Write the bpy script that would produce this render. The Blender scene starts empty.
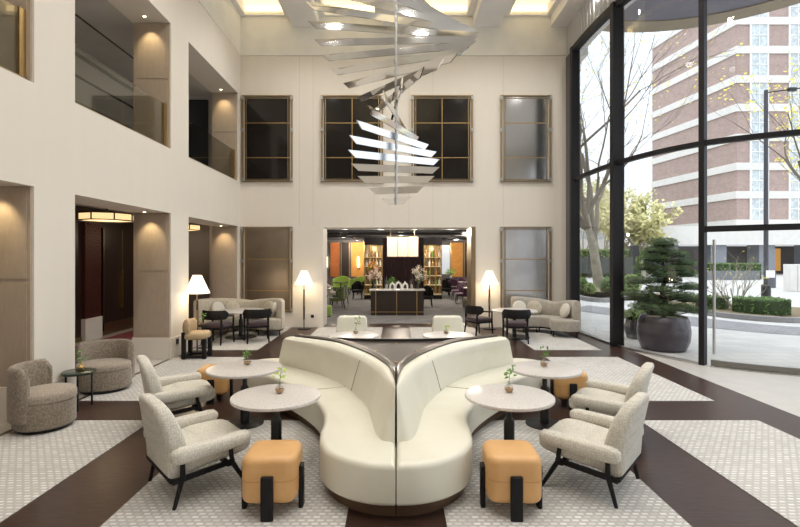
import bpy, bmesh, math, random
from math import sin, cos, pi, radians, sqrt, atan2
from mathutils import Vector, Matrix, noise

scene = bpy.context.scene
COL = scene.collection

# ------------------------------------------------------------------ camera
cd = bpy.data.cameras.new('camera')
cam = bpy.data.objects.new('camera', cd)
COL.objects.link(cam)
cam.location = (0, 0, 1.9)
cam.rotation_euler = (radians(90), 0, 0)
cd.sensor_width = 36
cd.lens = 36 * 480 / 800
cd.shift_x = 0.005
cd.shift_y = -0.008
cd.clip_end = 400
scene.camera = cam

# ------------------------------------------------------------------ world: overcast sky
w = bpy.data.worlds.new('world')
scene.world = w
w.use_nodes = True
nt = w.node_tree
nt.nodes.clear()
wo = nt.nodes.new('ShaderNodeOutputWorld')
bg = nt.nodes.new('ShaderNodeBackground')
tc = nt.nodes.new('ShaderNodeTexCoord')
sep = nt.nodes.new('ShaderNodeSeparateXYZ')
cr = nt.nodes.new('ShaderNodeValToRGB')
cr.color_ramp.elements[0].position = 0.0
# overcast sky: three times brighter overhead than at the horizon
cr.color_ramp.elements[0].color = (0.34, 0.365, 0.39, 1)
cr.color_ramp.elements[1].position = 1.0
cr.color_ramp.elements[1].color = (0.92, 0.97, 1.0, 1)
e_ = cr.color_ramp.elements.new(0.38)
e_.color = (0.35, 0.395, 0.44, 1)
e_ = cr.color_ramp.elements.new(0.65)
e_.color = (0.60, 0.66, 0.72, 1)
nt.links.new(tc.outputs['Generated'], sep.inputs[0])
nt.links.new(sep.outputs['Z'], cr.inputs[0])
nt.links.new(cr.outputs[0], bg.inputs[0])
bg.inputs[1].default_value = 2.8
nt.links.new(bg.outputs[0], wo.inputs[0])

vs = scene.view_settings
vs.view_transform = 'Standard'
vs.look = 'None'
vs.gamma = 1
vs.exposure = 0.43
vs.use_curve_mapping = False
scene.cycles.use_denoising = True
scene.cycles.max_bounces = 10
scene.cycles.diffuse_bounces = 5
scene.cycles.glossy_bounces = 4
scene.cycles.transparent_max_bounces = 12
scene.cycles.sample_clamp_indirect = 4
DOWN = 165         # strength of the beam downlights added to brighten the room
COFFER = 0.5       # strength of the lit ceiling coffers

# ------------------------------------------------------------------ materials
MATS = {}


def mat(name, col, rough=0.6, metal=0.0, col2=None, scale=20, detail=4, bump=0, bscale=60,
        emit=0, ecol=None, stretch=None, sheen=0, coat=0, trans=0, contrast=(0.35, 0.65), spec=None):
    if name in MATS:
        return MATS[name]
    m = bpy.data.materials.new(name)
    m.use_nodes = True
    t = m.node_tree
    p = t.nodes['Principled BSDF']
    p.inputs['Base Color'].default_value = (*col, 1)
    p.inputs['Roughness'].default_value = rough
    p.inputs['Metallic'].default_value = metal
    if spec is not None:
        p.inputs['Specular IOR Level'].default_value = spec
    if sheen:
        p.inputs['Sheen Weight'].default_value = sheen
    if coat:
        p.inputs['Coat Weight'].default_value = coat
    if trans:
        p.inputs['Transmission Weight'].default_value = trans
    if emit:
        p.inputs['Emission Color'].default_value = (*(ecol or col), 1)
        p.inputs['Emission Strength'].default_value = emit
    tcn = t.nodes.new('ShaderNodeTexCoord')
    mp = t.nodes.new('ShaderNodeMapping')
    t.links.new(tcn.outputs['Object'], mp.inputs[0])
    if stretch:
        mp.inputs['Scale'].default_value = stretch
    if col2 is None:
        col2 = tuple(c * 0.93 for c in col)
    n = t.nodes.new('ShaderNodeTexNoise')
    n.inputs['Scale'].default_value = scale
    n.inputs['Detail'].default_value = detail
    r = t.nodes.new('ShaderNodeValToRGB')
    r.color_ramp.elements[0].position = contrast[0]
    r.color_ramp.elements[1].position = contrast[1]
    r.color_ramp.elements[0].color = (*col2, 1)
    r.color_ramp.elements[1].color = (*col, 1)
    t.links.new(mp.outputs[0], n.inputs['Vector'])
    t.links.new(n.outputs['Fac'], r.inputs[0])
    t.links.new(r.outputs[0], p.inputs['Base Color'])
    if bump:
        n2 = t.nodes.new('ShaderNodeTexNoise')
        n2.inputs['Scale'].default_value = bscale
        n2.inputs['Detail'].default_value = 3
        t.links.new(mp.outputs[0], n2.inputs['Vector'])
        b = t.nodes.new('ShaderNodeBump')
        b.inputs['Strength'].default_value = bump
        b.inputs['Distance'].default_value = 0.01
        t.links.new(n2.outputs['Fac'], b.inputs['Height'])
        t.links.new(b.outputs[0], p.inputs['Normal'])
    MATS[name] = m
    return m


def brick_mat(name, c1, c2, cm, bw, bh, mortar, scale=1.0, rough=0.9, axes='xy', bias=0.0, off=0.5, squash=1, noise_mix=0.25):
    m = bpy.data.materials.new(name)
    m.use_nodes = True
    t = m.node_tree
    p = t.nodes['Principled BSDF']
    p.inputs['Roughness'].default_value = rough
    tcn = t.nodes.new('ShaderNodeTexCoord')
    vec = tcn.outputs['Object']
    if axes != 'xy':
        s = t.nodes.new('ShaderNodeSeparateXYZ')
        c = t.nodes.new('ShaderNodeCombineXYZ')
        t.links.new(vec, s.inputs[0])
        t.links.new(s.outputs[axes[0].upper()], c.inputs[0])
        t.links.new(s.outputs[axes[1].upper()], c.inputs[1])
        vec = c.outputs[0]
    b = t.nodes.new('ShaderNodeTexBrick')
    b.offset = off
    b.inputs['Scale'].default_value = scale
    b.inputs['Brick Width'].default_value = bw
    b.inputs['Row Height'].default_value = bh
    b.inputs['Mortar Size'].default_value = mortar
    b.inputs['Mortar Smooth'].default_value = 0.1
    b.inputs['Bias'].default_value = bias
    b.inputs['Color1'].default_value = (*c1, 1)
    b.inputs['Color2'].default_value = (*c2, 1)
    b.inputs['Mortar'].default_value = (*cm, 1)
    t.links.new(vec, b.inputs['Vector'])
    n = t.nodes.new('ShaderNodeTexNoise')
    n.inputs['Scale'].default_value = 1.3
    n.inputs['Detail'].default_value = 5
    t.links.new(vec, n.inputs['Vector'])
    mx = t.nodes.new('ShaderNodeMixRGB')
    mx.blend_type = 'MULTIPLY'
    mx.inputs[0].default_value = noise_mix
    t.links.new(b.outputs['Color'], mx.inputs[1])
    t.links.new(n.outputs['Fac'], mx.inputs[2])
    t.links.new(mx.outputs[0], p.inputs['Base Color'])
    MATS[name] = m
    return m


def glass_mat(name, tint=(1, 1, 1), refl=0.08, rough=0.0):
    m = bpy.data.materials.new(name)
    m.use_nodes = True
    t = m.node_tree
    t.nodes.clear()
    o = t.nodes.new('ShaderNodeOutputMaterial')
    mix = t.nodes.new('ShaderNodeMixShader')
    tr = t.nodes.new('ShaderNodeBsdfTransparent')
    tr.inputs[0].default_value = (*tint, 1)
    gl = t.nodes.new('ShaderNodeBsdfGlossy')
    gl.inputs['Roughness'].default_value = rough
    lw = t.nodes.new('ShaderNodeFresnel')
    lw.inputs['IOR'].default_value = 1.3
    mm = t.nodes.new('ShaderNodeMath')
    mm.operation = 'MULTIPLY_ADD'
    mm.inputs[1].default_value = 0.16
    mm.inputs[2].default_value = refl * 0.3
    mm.use_clamp = True
    t.links.new(lw.outputs['Fac'], mm.inputs[0])
    t.links.new(mm.outputs[0], mix.inputs[0])
    t.links.new(tr.outputs[0], mix.inputs[1])
    t.links.new(gl.outputs[0], mix.inputs[2])
    t.links.new(mix.outputs[0], o.inputs[0])
    MATS[name] = m
    return m


plaster = mat('plaster', (0.74, 0.69, 0.62), 0.85, col2=(0.725, 0.675, 0.605), scale=2, stretch=(2.5, 2.5, 0.25), contrast=(0.3, 0.7))
plaster2 = mat('plaster_pale', (0.86, 0.84, 0.79), 0.85, scale=2)
white = mat('ceiling_white', (0.88, 0.87, 0.85), 0.85, scale=2)
greyp = mat('grey_plaster', (0.55, 0.52, 0.49), 0.85, scale=2)
beige_panel = mat('beige_wall_fabric', (0.43, 0.35, 0.27), 0.8, col2=(0.40, 0.325, 0.25), scale=30, stretch=(1, 1, 0.2))
walnut = mat('walnut_floor', (0.060, 0.033, 0.025), 0.30, col2=(0.036, 0.019, 0.014), scale=6, stretch=(1, 8, 1), spec=0.3)
stone = mat('pale_stone', (0.55, 0.53, 0.50), 0.35, scale=4, detail=8)
carpetm = brick_mat('mosaic_carpet', (0.88, 0.87, 0.85), (0.62, 0.60, 0.575), (0.53, 0.51, 0.485), 0.068, 0.044, 0.012, rough=0.95, noise_mix=0.3)
rest_carpet = brick_mat('charcoal_carpet', (0.38, 0.37, 0.37), (0.18, 0.18, 0.19), (0.25, 0.25, 0.25), 0.3, 0.1, 0.02, rough=0.95)
red_carpet = mat('wine_carpet', (0.36, 0.09, 0.10), 0.95, col2=(0.20, 0.05, 0.07), scale=9)
darkwood = mat('dark_wood_panel', (0.022, 0.014, 0.012), 0.35, col2=(0.035, 0.02, 0.016), scale=8, stretch=(6, 6, 0.6))
blackwood = mat('black_wood', (0.009, 0.008, 0.009), 0.5, scale=12, spec=0.25)
black = mat('black_metal', (0.012, 0.012, 0.013), 0.4, scale=10)
blackmull = mat('charcoal_frame', (0.014, 0.013, 0.015), 0.5, scale=5, spec=0.25)
brass = mat('brass', (0.52, 0.36, 0.16), 0.32, metal=1.0, scale=8)
brassd = mat('aged_brass', (0.34, 0.26, 0.16), 0.38, metal=1.0, scale=8)
steel = mat('brushed_steel', (0.55, 0.55, 0.55), 0.3, metal=1.0, scale=8)
mirror = mat('polished_blade', (0.86, 0.85, 0.84), 0.06, metal=1.0, scale=2)
cream = mat('cream_leather', (0.73, 0.71, 0.61), 0.40, col2=(0.70, 0.68, 0.575), scale=4, bump=0.08, bscale=160)
boucle = mat('ivory_boucle', (0.70, 0.67, 0.60), 0.95, col2=(0.58, 0.55, 0.48), scale=90, detail=1, bump=0.3, bscale=150, sheen=0.15)
_t = boucle.node_tree
_v = _t.nodes.new('ShaderNodeTexVoronoi')
_v.inputs['Scale'].default_value = 52
_v.inputs['Randomness'].default_value = 0.35
_r = _t.nodes.new('ShaderNodeValToRGB')
_r.color_ramp.elements[0].position = 0.30
_r.color_ramp.elements[0].color = (1, 1, 1, 1)
_r.color_ramp.elements[1].position = 0.75
_r.color_ramp.elements[1].color = (0.78, 0.77, 0.75, 1)
_m = _t.nodes.new('ShaderNodeMixRGB')
_m.blend_type = 'MULTIPLY'
_m.inputs[0].default_value = 1.0
_p = _t.nodes['Principled BSDF']
_src = _p.inputs['Base Color'].links[0].from_socket
_t.links.new(_t.nodes['Texture Coordinate'].outputs['Object'], _v.inputs['Vector'])
_t.links.new(_v.outputs['Distance'], _r.inputs[0])
_t.links.new(_src, _m.inputs[1])
_t.links.new(_r.outputs[0], _m.inputs[2])
_t.links.new(_m.outputs[0], _p.inputs['Base Color'])
seatgrey = mat('stone_velvet', (0.46, 0.42, 0.34), 0.7, scale=10, sheen=0.3)
taupe = mat('taupe_chenille', (0.29, 0.24, 0.185), 0.8, col2=(0.17, 0.14, 0.105), scale=38, detail=5, bump=0.4, bscale=50, sheen=0.3)
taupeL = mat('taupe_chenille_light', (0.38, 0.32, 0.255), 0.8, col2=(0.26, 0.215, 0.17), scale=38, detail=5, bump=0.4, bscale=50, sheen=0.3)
sofagrey = mat('greige_velvet', (0.40, 0.37, 0.32), 0.75, col2=(0.33, 0.30, 0.26), scale=14, sheen=0.4)
sofabeige = mat('beige_velvet', (0.50, 0.45, 0.36), 0.75, col2=(0.42, 0.37, 0.29), scale=14, sheen=0.4)
cushpale = mat('pale_cushion', (0.66, 0.63, 0.56), 0.85, scale=30, bump=0.3)
tan = mat('tan_leather', (0.66, 0.38, 0.155), 0.42, col2=(0.60, 0.335, 0.13), scale=5, bump=0.06, bscale=180)
camel = mat('camel_boucle', (0.52, 0.39, 0.24), 0.95, col2=(0.40, 0.29, 0.17), scale=90, bump=0.5, bscale=90)
terrazzo = mat('terrazzo_stone', (0.66, 0.63, 0.61), 0.28, col2=(0.50, 0.46, 0.43), scale=120, detail=2, contrast=(0.38, 0.52))
aubergine = mat('aubergine_seat', (0.05, 0.022, 0.032), 0.7, scale=12, sheen=0.3)
bronze_plinth = mat('bronze_plinth', (0.16, 0.10, 0.06), 0.35, metal=0.4, scale=6, stretch=(1, 1, 8))
darktop = mat('dark_lacquer', (0.036, 0.026, 0.021), 0.42, scale=3, spec=0.5)
greenstone = mat('green_marble', (0.02, 0.035, 0.025), 0.2, scale=12)
leafm = mat('leaf_green', (0.16, 0.34, 0.06), 0.5, col2=(0.09, 0.22, 0.04), scale=30)
leaflime = mat('leaf_lime', (0.42, 0.60, 0.10), 0.5, scale=30)
stemm = mat('stem_green', (0.16, 0.2, 0.08), 0.6, scale=20)
amber = mat('amber_water', (0.75, 0.42, 0.15), 0.1, trans=0.55, scale=4)
glassm = glass_mat('clear_glass', (1, 1, 1), 0.05)
vaseglass = glass_mat('vase_glass', (0.88, 0.90, 0.89), 0.35)
railglass = glass_mat('smoked_rail_glass', (0.82, 0.82, 0.79), 0.2)
shadem = mat('lit_linen_shade', (0.95, 0.88, 0.74), 0.9, emit=0.75, ecol=(1.0, 0.86, 0.66), scale=40)
bulbm = mat('bulb_glow', (1, 0.9, 0.7), 0.5, emit=12, ecol=(1, 0.82, 0.55))
lanternm = mat('lantern_glow', (1, 0.75, 0.42), 0.5, emit=0.8, ecol=(1, 0.70, 0.34), scale=5)
cofferm = mat('coffer_glow', (1, 0.9, 0.66), 0.5, emit=COFFER, ecol=(1.0, 0.86, 0.58), scale=1)
covem = mat('cove_strip_glow', (1, 0.85, 0.5), 0.5, emit=1.6, ecol=(1, 0.78, 0.42), scale=1)
darkglass = mat('dark_mirror_glass', (0.010, 0.008, 0.007), 0.1, spec=0.42, scale=1)
bronzemir = mat('bronze_mirror', (0.30, 0.25, 0.20), 0.28, metal=0.9, scale=1.2, col2=(0.22, 0.18, 0.14))
silvermir = mat('silver_mirror', (0.62, 0.63, 0.66), 0.22, metal=0.9, scale=1.2, col2=(0.48, 0.48, 0.51))
silvermir2 = mat('silver_mirror_clear', (0.62, 0.61, 0.6), 0.12, metal=1.0, scale=1.2)

# ------------------------------------------------------------------ builder


class MB:
    def __init__(s):
        s.v = []
        s.f = []
        s.sm = []
        s.mi = []
        s.cur = 0

    def add(s, vs_, fs, smooth=False, M=None):
        o = len(s.v)
        for p in vs_:
            p = Vector(p)
            if M is not None:
                p = M @ p
            s.v.append(p)
        for f in fs:
            s.f.append([i + o for i in f])
            s.sm.append(smooth)
            s.mi.append(s.cur)
        return s

    def box(s, x0, x1, y0, y1, z0, z1, M=None):
        return s.add([(x0, y0, z0), (x1, y0, z0), (x1, y1, z0), (x0, y1, z0), (x0, y0, z1), (x1, y0, z1), (x1, y1, z1), (x0, y1, z1)],
                     [(0, 3, 2, 1), (4, 5, 6, 7), (0, 1, 5, 4), (1, 2, 6, 5), (2, 3, 7, 6), (3, 0, 4, 7)], False, M)

    def lathe(s, prof, n=24, c=(0, 0), M=None, smooth=True, sx=1, sy=1):
        vs_ = []
        for r, z in prof:
            for i in range(n):
                a = 2 * pi * i / n
                vs_.append((c[0] + r * sx * cos(a), c[1] + r * sy * sin(a), z))
        fs = []
        for j in range(len(prof) - 1):
            for i in range(n):
                k = (i + 1) % n
                fs.append((j * n + i, j * n + k, (j + 1) * n + k, (j + 1) * n + i))
        fs.append(tuple(range(n))[::-1])
        fs.append(tuple((len(prof) - 1) * n + i for i in range(n)))
        return s.add(vs_, fs, smooth, M)

    def cyl(s, c, r, z0, z1, n=20, M=None, r2=None):
        return s.lathe([(r, z0), (r2 if r2 is not None else r, z1)], n, c, M)

    def tube(s, pts, r, n=8, M=None, caps=True):
        pts = [Vector(p) for p in pts]
        rs = r if isinstance(r, (list, tuple)) else [r] * len(pts)
        vs_ = []
        up = None
        for i, p in enumerate(pts):
            d = (pts[min(i + 1, len(pts) - 1)] - pts[max(i - 1, 0)]).normalized()
            if up is None:
                up = d.orthogonal().normalized()
            u = (up - d * up.dot(d))
            if u.length < 1e-5:
                u = d.orthogonal()
            u.normalize()
            up = u
            v_ = d.cross(u)
            for k in range(n):
                a = 2 * pi * k / n
                vs_.append(p + (u * cos(a) + v_ * sin(a)) * rs[i])
        fs = []
        for j in range(len(pts) - 1):
            for i in range(n):
                k = (i + 1) % n
                fs.append((j * n + i, j * n + k, (j + 1) * n + k, (j + 1) * n + i))
        if caps:
            fs.append(tuple(range(n))[::-1])
            fs.append(tuple((len(pts) - 1) * n + i for i in range(n)))
        return s.add(vs_, fs, True, M)

    def bar(s, a, b, w_, h, M=None):
        """rectangular bar from a to b, w_ across horizontally, h the other way"""
        a, b = Vector(a), Vector(b)
        d = (b - a).normalized()
        side = d.cross(Vector((0, 0, 1)))
        if side.length < 1e-4:
            side = Vector((1, 0, 0))
        side.normalize()
        up = side.cross(d)
        q = []
        for p in (a, b):
            for sx, sz in ((-1, -1), (1, -1), (1, 1), (-1, 1)):
                q.append(p + side * sx * w_ / 2 + up * sz * h / 2)
        return s.add(q, [(0, 3, 2, 1), (4, 5, 6, 7), (0, 1, 5, 4), (1, 2, 6, 5), (2, 3, 7, 6), (3, 0, 4, 7)], False, M)

    def slab(s, outline, z0, z1, rt=0.02, rb=0.02, seg=4, warp=None, M=None, crown=0):
        """outline (CCW) raised from z0 to z1 with rounded top and bottom edges"""
        n = len(outline)
        P = [Vector((p[0], p[1])) for p in outline]
        area = sum(P[i].x * P[(i + 1) % n].y - P[(i + 1) % n].x * P[i].y for i in range(n))
        if area < 0:
            P.reverse()
        N = []
        for i in range(n):
            d1 = (P[i] - P[i - 1]).normalized()
            d2 = (P[(i + 1) % n] - P[i]).normalized()
            nn = Vector((d1.y + d2.y, -(d1.x + d2.x)))
            if nn.length < 1e-6:
                nn = Vector((d1.y, -d1.x))
            nn.normalize()
            c = max(0.5, nn.dot(Vector((d1.y, -d1.x))))
            N.append(nn / c)
        rings = []
        if rb > 0:
            for k in range(seg + 1):
                a = pi / 2 * k / seg
                rings.append((rb * (1 - sin(a)), z0 + rb * (1 - cos(a))))
        else:
            rings.append((0, z0))
        if rt > 0:
            for k in range(seg + 1):
                a = pi / 2 * k / seg
                rings.append((rt * (1 - cos(a)), z1 - rt * (1 - sin(a))))
        else:
            rings.append((0, z1))
        vs_ = []
        for ins, z in rings:
            for i in range(n):
                p = P[i] - N[i] * ins
                vs_.append((p.x, p.y, z))
        fs = []
        for j in range(len(rings) - 1):
            for i in range(n):
                k = (i + 1) % n
                fs.append((j * n + i, j * n + k, (j + 1) * n + k, (j + 1) * n + i))
        base = (len(rings) - 1) * n
        if crown:
            cx = sum(vs_[base + i][0] for i in range(n)) / n
            cy = sum(vs_[base + i][1] for i in range(n)) / n
            prev = base
            for fr, hh in ((0.8, 0.5), (0.5, 0.85), (0.2, 1.0)):
                st = len(vs_)
                for i in range(n):
                    q = vs_[base + i]
                    vs_.append((cx + (q[0] - cx) * fr, cy + (q[1] - cy) * fr, z1 + crown * hh))
                for i in range(n):
                    k = (i + 1) % n
                    fs.append((prev + i, prev + k, st + k, st + i))
                prev = st
            fs.append(tuple(prev + i for i in range(n)))
        else:
            fs.append(tuple(base + i for i in range(n)))
        fs.append(tuple(range(n))[::-1])
        if warp:
            vs_ = [warp(*p) for p in vs_]
        return s.add(vs_, fs, rt > 0 or rb > 0, M)

    def build(s, name, material, parent=None, angle=None):
        me = bpy.data.meshes.new(name)
        me.from_pydata([tuple(p) for p in s.v], [], s.f)
        ms = material if isinstance(material, (list, tuple)) else [material]
        for m in ms:
            me.materials.append(m)
        me.polygons.foreach_set('use_smooth', s.sm)
        me.polygons.foreach_set('material_index', s.mi)
        me.validate()
        if any(s.sm):
            bm = bmesh.new()
            bm.from_mesh(me)
            bmesh.ops.recalc_face_normals(bm, faces=bm.faces)
            lim = radians(angle or 50)
            for e in bm.edges:
                if len(e.link_faces) == 2 and e.calc_face_angle(0) > lim:
                    e.smooth = False
            bm.to_mesh(me)
            bm.free()
        me.update()
        o = bpy.data.objects.new(name, me)
        COL.objects.link(o)
        if parent is not None:
            o.parent = parent
        return o


def rrect(w_, d, r, n=5, cx=0, cy=0):
    out = []
    for sx, sy, a0 in ((1, 1, 0), (-1, 1, 90), (-1, -1, 180), (1, -1, 270)):
        for k in range(n + 1):
            a = radians(a0 + 90 * k / n)
            out.append((cx + sx * (w_ / 2 - r) + r * cos(a), cy + sy * (d / 2 - r) + r * sin(a)))
    return out


def ellipse(rx, ry, n=40, cx=0, cy=0):
    return [(cx + rx * cos(2 * pi * i / n), cy + ry * sin(2 * pi * i / n)) for i in range(n)]


def spline(pts, sub=6, closed=False):
    pts = [Vector(p) for p in pts]
    n = len(pts)
    out = []
    rng = range(n) if closed else range(n - 1)
    for i in rng:
        p0 = pts[(i - 1) % n] if closed or i > 0 else pts[0] * 2 - pts[1]
        p1 = pts[i]
        p2 = pts[(i + 1) % n]
        p3 = pts[(i + 2) % n] if closed or i + 2 < n else pts[-1] * 2 - pts[-2]
        for k in range(sub):
            t = k / sub
            out.append(0.5 * ((2 * p1) + (p2 - p0) * t + (2 * p0 - 5 * p1 + 4 * p2 - p3) * t * t + (3 * p1 - p0 - 3 * p2 + p3) * t ** 3))
    if not closed:
        out.append(pts[-1].copy())
    return out


def tag(o, label=None, cat=None, group=None, kind=None):
    if label:
        o['label'] = label
    if cat:
        o['category'] = cat
    if group:
        o['group'] = group
    if kind:
        o['kind'] = kind
    return o


def thing(name, label, cat, loc=(0, 0, 0), rz=0, group=None, kind=None):
    o = bpy.data.objects.new(name, None)
    o.empty_display_size = 0.1
    COL.objects.link(o)
    o.location = loc
    o.rotation_euler = (0, 0, rz)
    return tag(o, label, cat, group, kind)


def dup(root, loc, rz=0, label=None, scale=None):
    r = root.copy()
    COL.objects.link(r)
    r.location = loc
    r.rotation_euler = (0, 0, rz)
    if scale:
        r.scale = scale
    if label:
        r['label'] = label
    for ch in list(root.children):
        c = ch.copy()
        COL.objects.link(c)
        c.parent = r
        for g in list(ch.children):
            d = g.copy()
            COL.objects.link(d)
            d.parent = c
    return r


def struct(name, b, m, parent=None):
    o = b.build(name, m, parent)
    if parent is None:
        o['kind'] = 'structure'
    return o


def sroot(name):
    return thing(name, None, None, kind='structure')


def lamp(name, kind, loc, energy, color, parent=None, size=0.1, spot=None, rot=None):
    ld = bpy.data.lights.new(name, kind)
    ld.energy = energy
    ld.color = color
    if kind == 'SPOT':
        ld.spot_size = radians(spot)
        ld.spot_blend = 0.8
        ld.shadow_soft_size = size
    elif kind == 'POINT':
        ld.shadow_soft_size = size
    o = bpy.data.objects.new(name, ld)
    COL.objects.link(o)
    o.location = loc
    if rot:
        o.rotation_euler = rot
    if parent:
        o.parent = parent
    return o


YB = 13.0     # back wall face
XL = -4.2     # left wall face

# ------------------------------------------------------------------ STRUCTURE
# floor: walnut with carpet bays, pale stone towards the glass
b = MB(); b.box(-4.25, 4.8, -3, 13.75, -0.1, 0); struct('floor', b, walnut)

# facade curve (plan), from the back wall round to the right
FAC = [(4.62, 13.3), (4.62, 12.4), (4.63, 11.4), (4.72, 10.25), (4.96, 9.3), (5.42, 8.48), (5.95, 8.03), (6.55, 7.70), (7.3, 7.42), (8.1, 7.3)]
FC = spline(FAC, 6)
k3 = 5 * 6      # index of the post M3
k2 = 3 * 6
k1 = 1 * 6
b = MB()
pts = [(4.8, 13.3)]
pts = [(p.x, p.y) for p in FC if p.x > 4.8]
poly = [(4.8, -3)] + [(8.1, -3)] + list(reversed(pts)) + [(4.8, 9.95)]
n = len(poly)
b.add([(x, y, 0.0) for x, y in poly] + [(x, y, -0.1) for x, y in poly], [tuple(range(n)), tuple(range(n, 2 * n))[::-1]])
struct('floor_stone', b, stone)

# left wall, 0.7 m thick, two rows of openings
OPN = [(2.6, 5.57), (6.28, 8.96), (9.72, 12.76)]
b = MB()
cuts = [-3.0]
for a, c in OPN:
    cuts += [a, c]
cuts.append(YB)
for i in range(0, len(cuts), 2):
    b.box(XL - 0.7, XL, cuts[i], cuts[i + 1], 0, 7.35)
for a, c in OPN:
    b.box(XL - 0.7, XL, a, c, 2.72, 3.92)
    b.box(XL - 0.7, XL, a, c, 6.26, 7.35)
struct('wall_left', b, plaster)
b = MB(); b.box(XL - 0.7, XL - 0.0, -3, YB, 7.36, 8.95); struct('wall_left_upper', b, plaster2)
# beige panels lining the far reveal of each opening
ti = 0
for a, c in OPN:
    for z0, z1, zr in ((0.0, 2.715, 1.62), (3.93, 6.255, 5.2)):
        ti += 1
        t = sroot('trim_%d' % ti)
        m = MB(); m.box(XL - 0.68, XL - 0.02, c - 0.03, c + 0.0, z0 + (0.4 if z0 == 0 else 0), z1); m.build('panel', beige_panel, t)
        m = MB(); m.box(XL - 0.62, XL - 0.06, c - 0.038, c - 0.03, z0 + (0.46 if z0 == 0 else 0.06), zr - 0.03)
        m.box(XL - 0.62, XL - 0.06, c - 0.038, c - 0.03, zr + 0.03, z1 - 0.06); m.build('inset_panel', beige_panel, t)
        if z0 == 0:
            m = MB(); m.box(XL - 0.7, XL + 0.0, c - 0.05, c - 0.0, 0, 0.4); m.build('base_block', plaster, t)
b = MB()
for i in range(0, len(cuts), 2):
    b.box(XL, XL + 0.02, cuts[i], cuts[i + 1], 0, 0.38)
struct('baseboard_left', b, plaster)

# back wall with the wide opening
OX0, OX1, OZ = -1.975, 2.05, 2.70
b = MB()
b.box(XL - 0.7, OX0, YB, YB + 0.75, 0, 7.35)
b.box(OX1, 4.68, YB, YB + 0.75, 0, 7.35)
b.box(OX0, OX1, YB, YB + 0.75, OZ, 7.35)
struct('wall_back', b, plaster)
b = MB(); b.box(XL - 0.7, 5.2, YB - 0.01, YB + 0.75, 7.36, 8.95); struct('wall_back_upper', b, plaster2)
b = MB()
b.box(XL, OX0 - 0.12, YB - 0.02, YB, 0, 0.40); b.box(OX1 + 0.12, 4.6, YB - 0.02, YB, 0, 0.40)
struct('baseboard_back', b, plaster)
ti += 1
b = MB()
b.box(OX1 - 0.02, OX1 + 0.10, YB - 0.035, YB + 0.75, 0, OZ + 0.02)
struct('trim_%d' % ti, b, brassd)
ti += 1
b = MB()
for xx in (-2.62, -2.25, 1.0, -0.6, 0.35, 2.9):
    b.box(xx, xx + 0.006, YB - 0.004, YB, 2.75, 7.33)
struct('trim_%d' % ti, b, mat('joint_line_grey', (0.5, 0.46, 0.41), 0.9))  # thin grey lines marking the vertical wall joints

# wall behind the camera and right of it
b = MB(); b.box(XL - 0.7, 8.3, -3.2, -3, 0, 8.95); struct('wall_front', b, plaster)
# fascia over the facade
b = MB()
for i in range(len(FC) - 1):
    p, q = FC[i], FC[i + 1]
    nx, ny = (q.y - p.y), -(q.x - p.x)
    l = sqrt(nx * nx + ny * ny)
    nx, ny = -nx / l * 0.3, -ny / l * 0.3
    b.add([(p.x, p.y, 7.3), (q.x, q.y, 7.3), (q.x + nx, q.y + ny, 7.3), (p.x + nx, p.y + ny, 7.3),
           (p.x, p.y, 8.95), (q.x, q.y, 8.95), (q.x + nx, q.y + ny, 8.95), (p.x + nx, p.y + ny, 8.95)],
          [(0, 3, 2, 1), (4, 5, 6, 7), (0, 1, 5, 4), (1, 2, 6, 5), (2, 3, 7, 6), (3, 0, 4, 7)], True)
b.box(8.1, 8.4, -3, 7.3, 7.3, 8.95)
struct('wall_right', b, mat('fascia_grey', (0.62, 0.62, 0.63), 0.8))

# ceiling with beams and lit coffers
b = MB()
def facade_prism(b, x0, y0, y1, z0, z1):
    pl = [(x0, y0), (8.1, y0)] + [(p.x, p.y) for p in reversed(FC) if p.y < y1] + [(4.62, y1), (x0, y1)]
    n = len(pl)
    b.add([(x, y, z0) for x, y in pl] + [(x, y, z1) for x, y in pl], [tuple(range(n))[::-1], tuple(range(n, 2 * n))] + [(i, (i + 1) % n, n + (i + 1) % n, n + i) for i in range(n)])


b.box(XL - 0.7, 4.18, -3.2, YB + 0.75, 8.95, 9.1)
facade_prism(b, 4.18, -3.2, 12.99, 8.95, 9.1)
for x0, x1 in ((-2.79, -2.08), (-0.36, 0.36), (2.08, 2.80)):
    b.box(x0, x1, -3, YB, 8.13, 8.94)
facade_prism(b, 4.18, -3, 12.99, 8.13, 8.94)
BAYS = [(-4.2, -2.79, -4.06, -3.0), (-2.08, -0.36, -1.92, -0.56), (0.36, 2.08, 0.60, 1.9), (2.80, 4.18, 3.05, 4.06)]
for x0, x1, a, c in BAYS:
    b.box(x0, a, -3, YB, 8.42, 8.5); b.box(c, x1, -3, YB, 8.42, 8.5)
    b.box(a, c, 12.93, YB, 8.42, 8.5); b.box(a, c, 6.4, 6.8, 8.42, 8.5); b.box(a, c, -3, 0.2, 8.42, 8.5)
    b.box(a - 0.06, a, -3, YB, 8.5, 8.94)
    b.box(c, c + 0.06, -3, YB, 8.5, 8.94)
struct('ceiling', b, white)
for x0, x1, a, c in BAYS:
    for y0, y1, where in ((0.25, 6.35, 'near'), (6.85, 12.92, 'far')):
        side = {-4.2: 'over the left wall', -2.08: 'left of the chandelier', 0.36: 'right of the chandelier', 2.80: 'beside the window wall'}[x0]
        L = thing('coffer_light', 'warm glowing ceiling coffer %s, %s' % (side, 'reaching the back wall' if where == 'far' else 'nearest the camera'), 'ceiling light', (0, 0, 8.6), 0, 'lit coffers in the white ceiling')
        m = MB(); m.box(a, c, y0, y1, 0.1, 0.12); m.build('diffuser', cofferm, L)
        m = MB(); m.box(a, c, y1 - 0.03, y1 - 0.005, -0.08, 0.07); m.build('cove_strip', covem, L)

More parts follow.
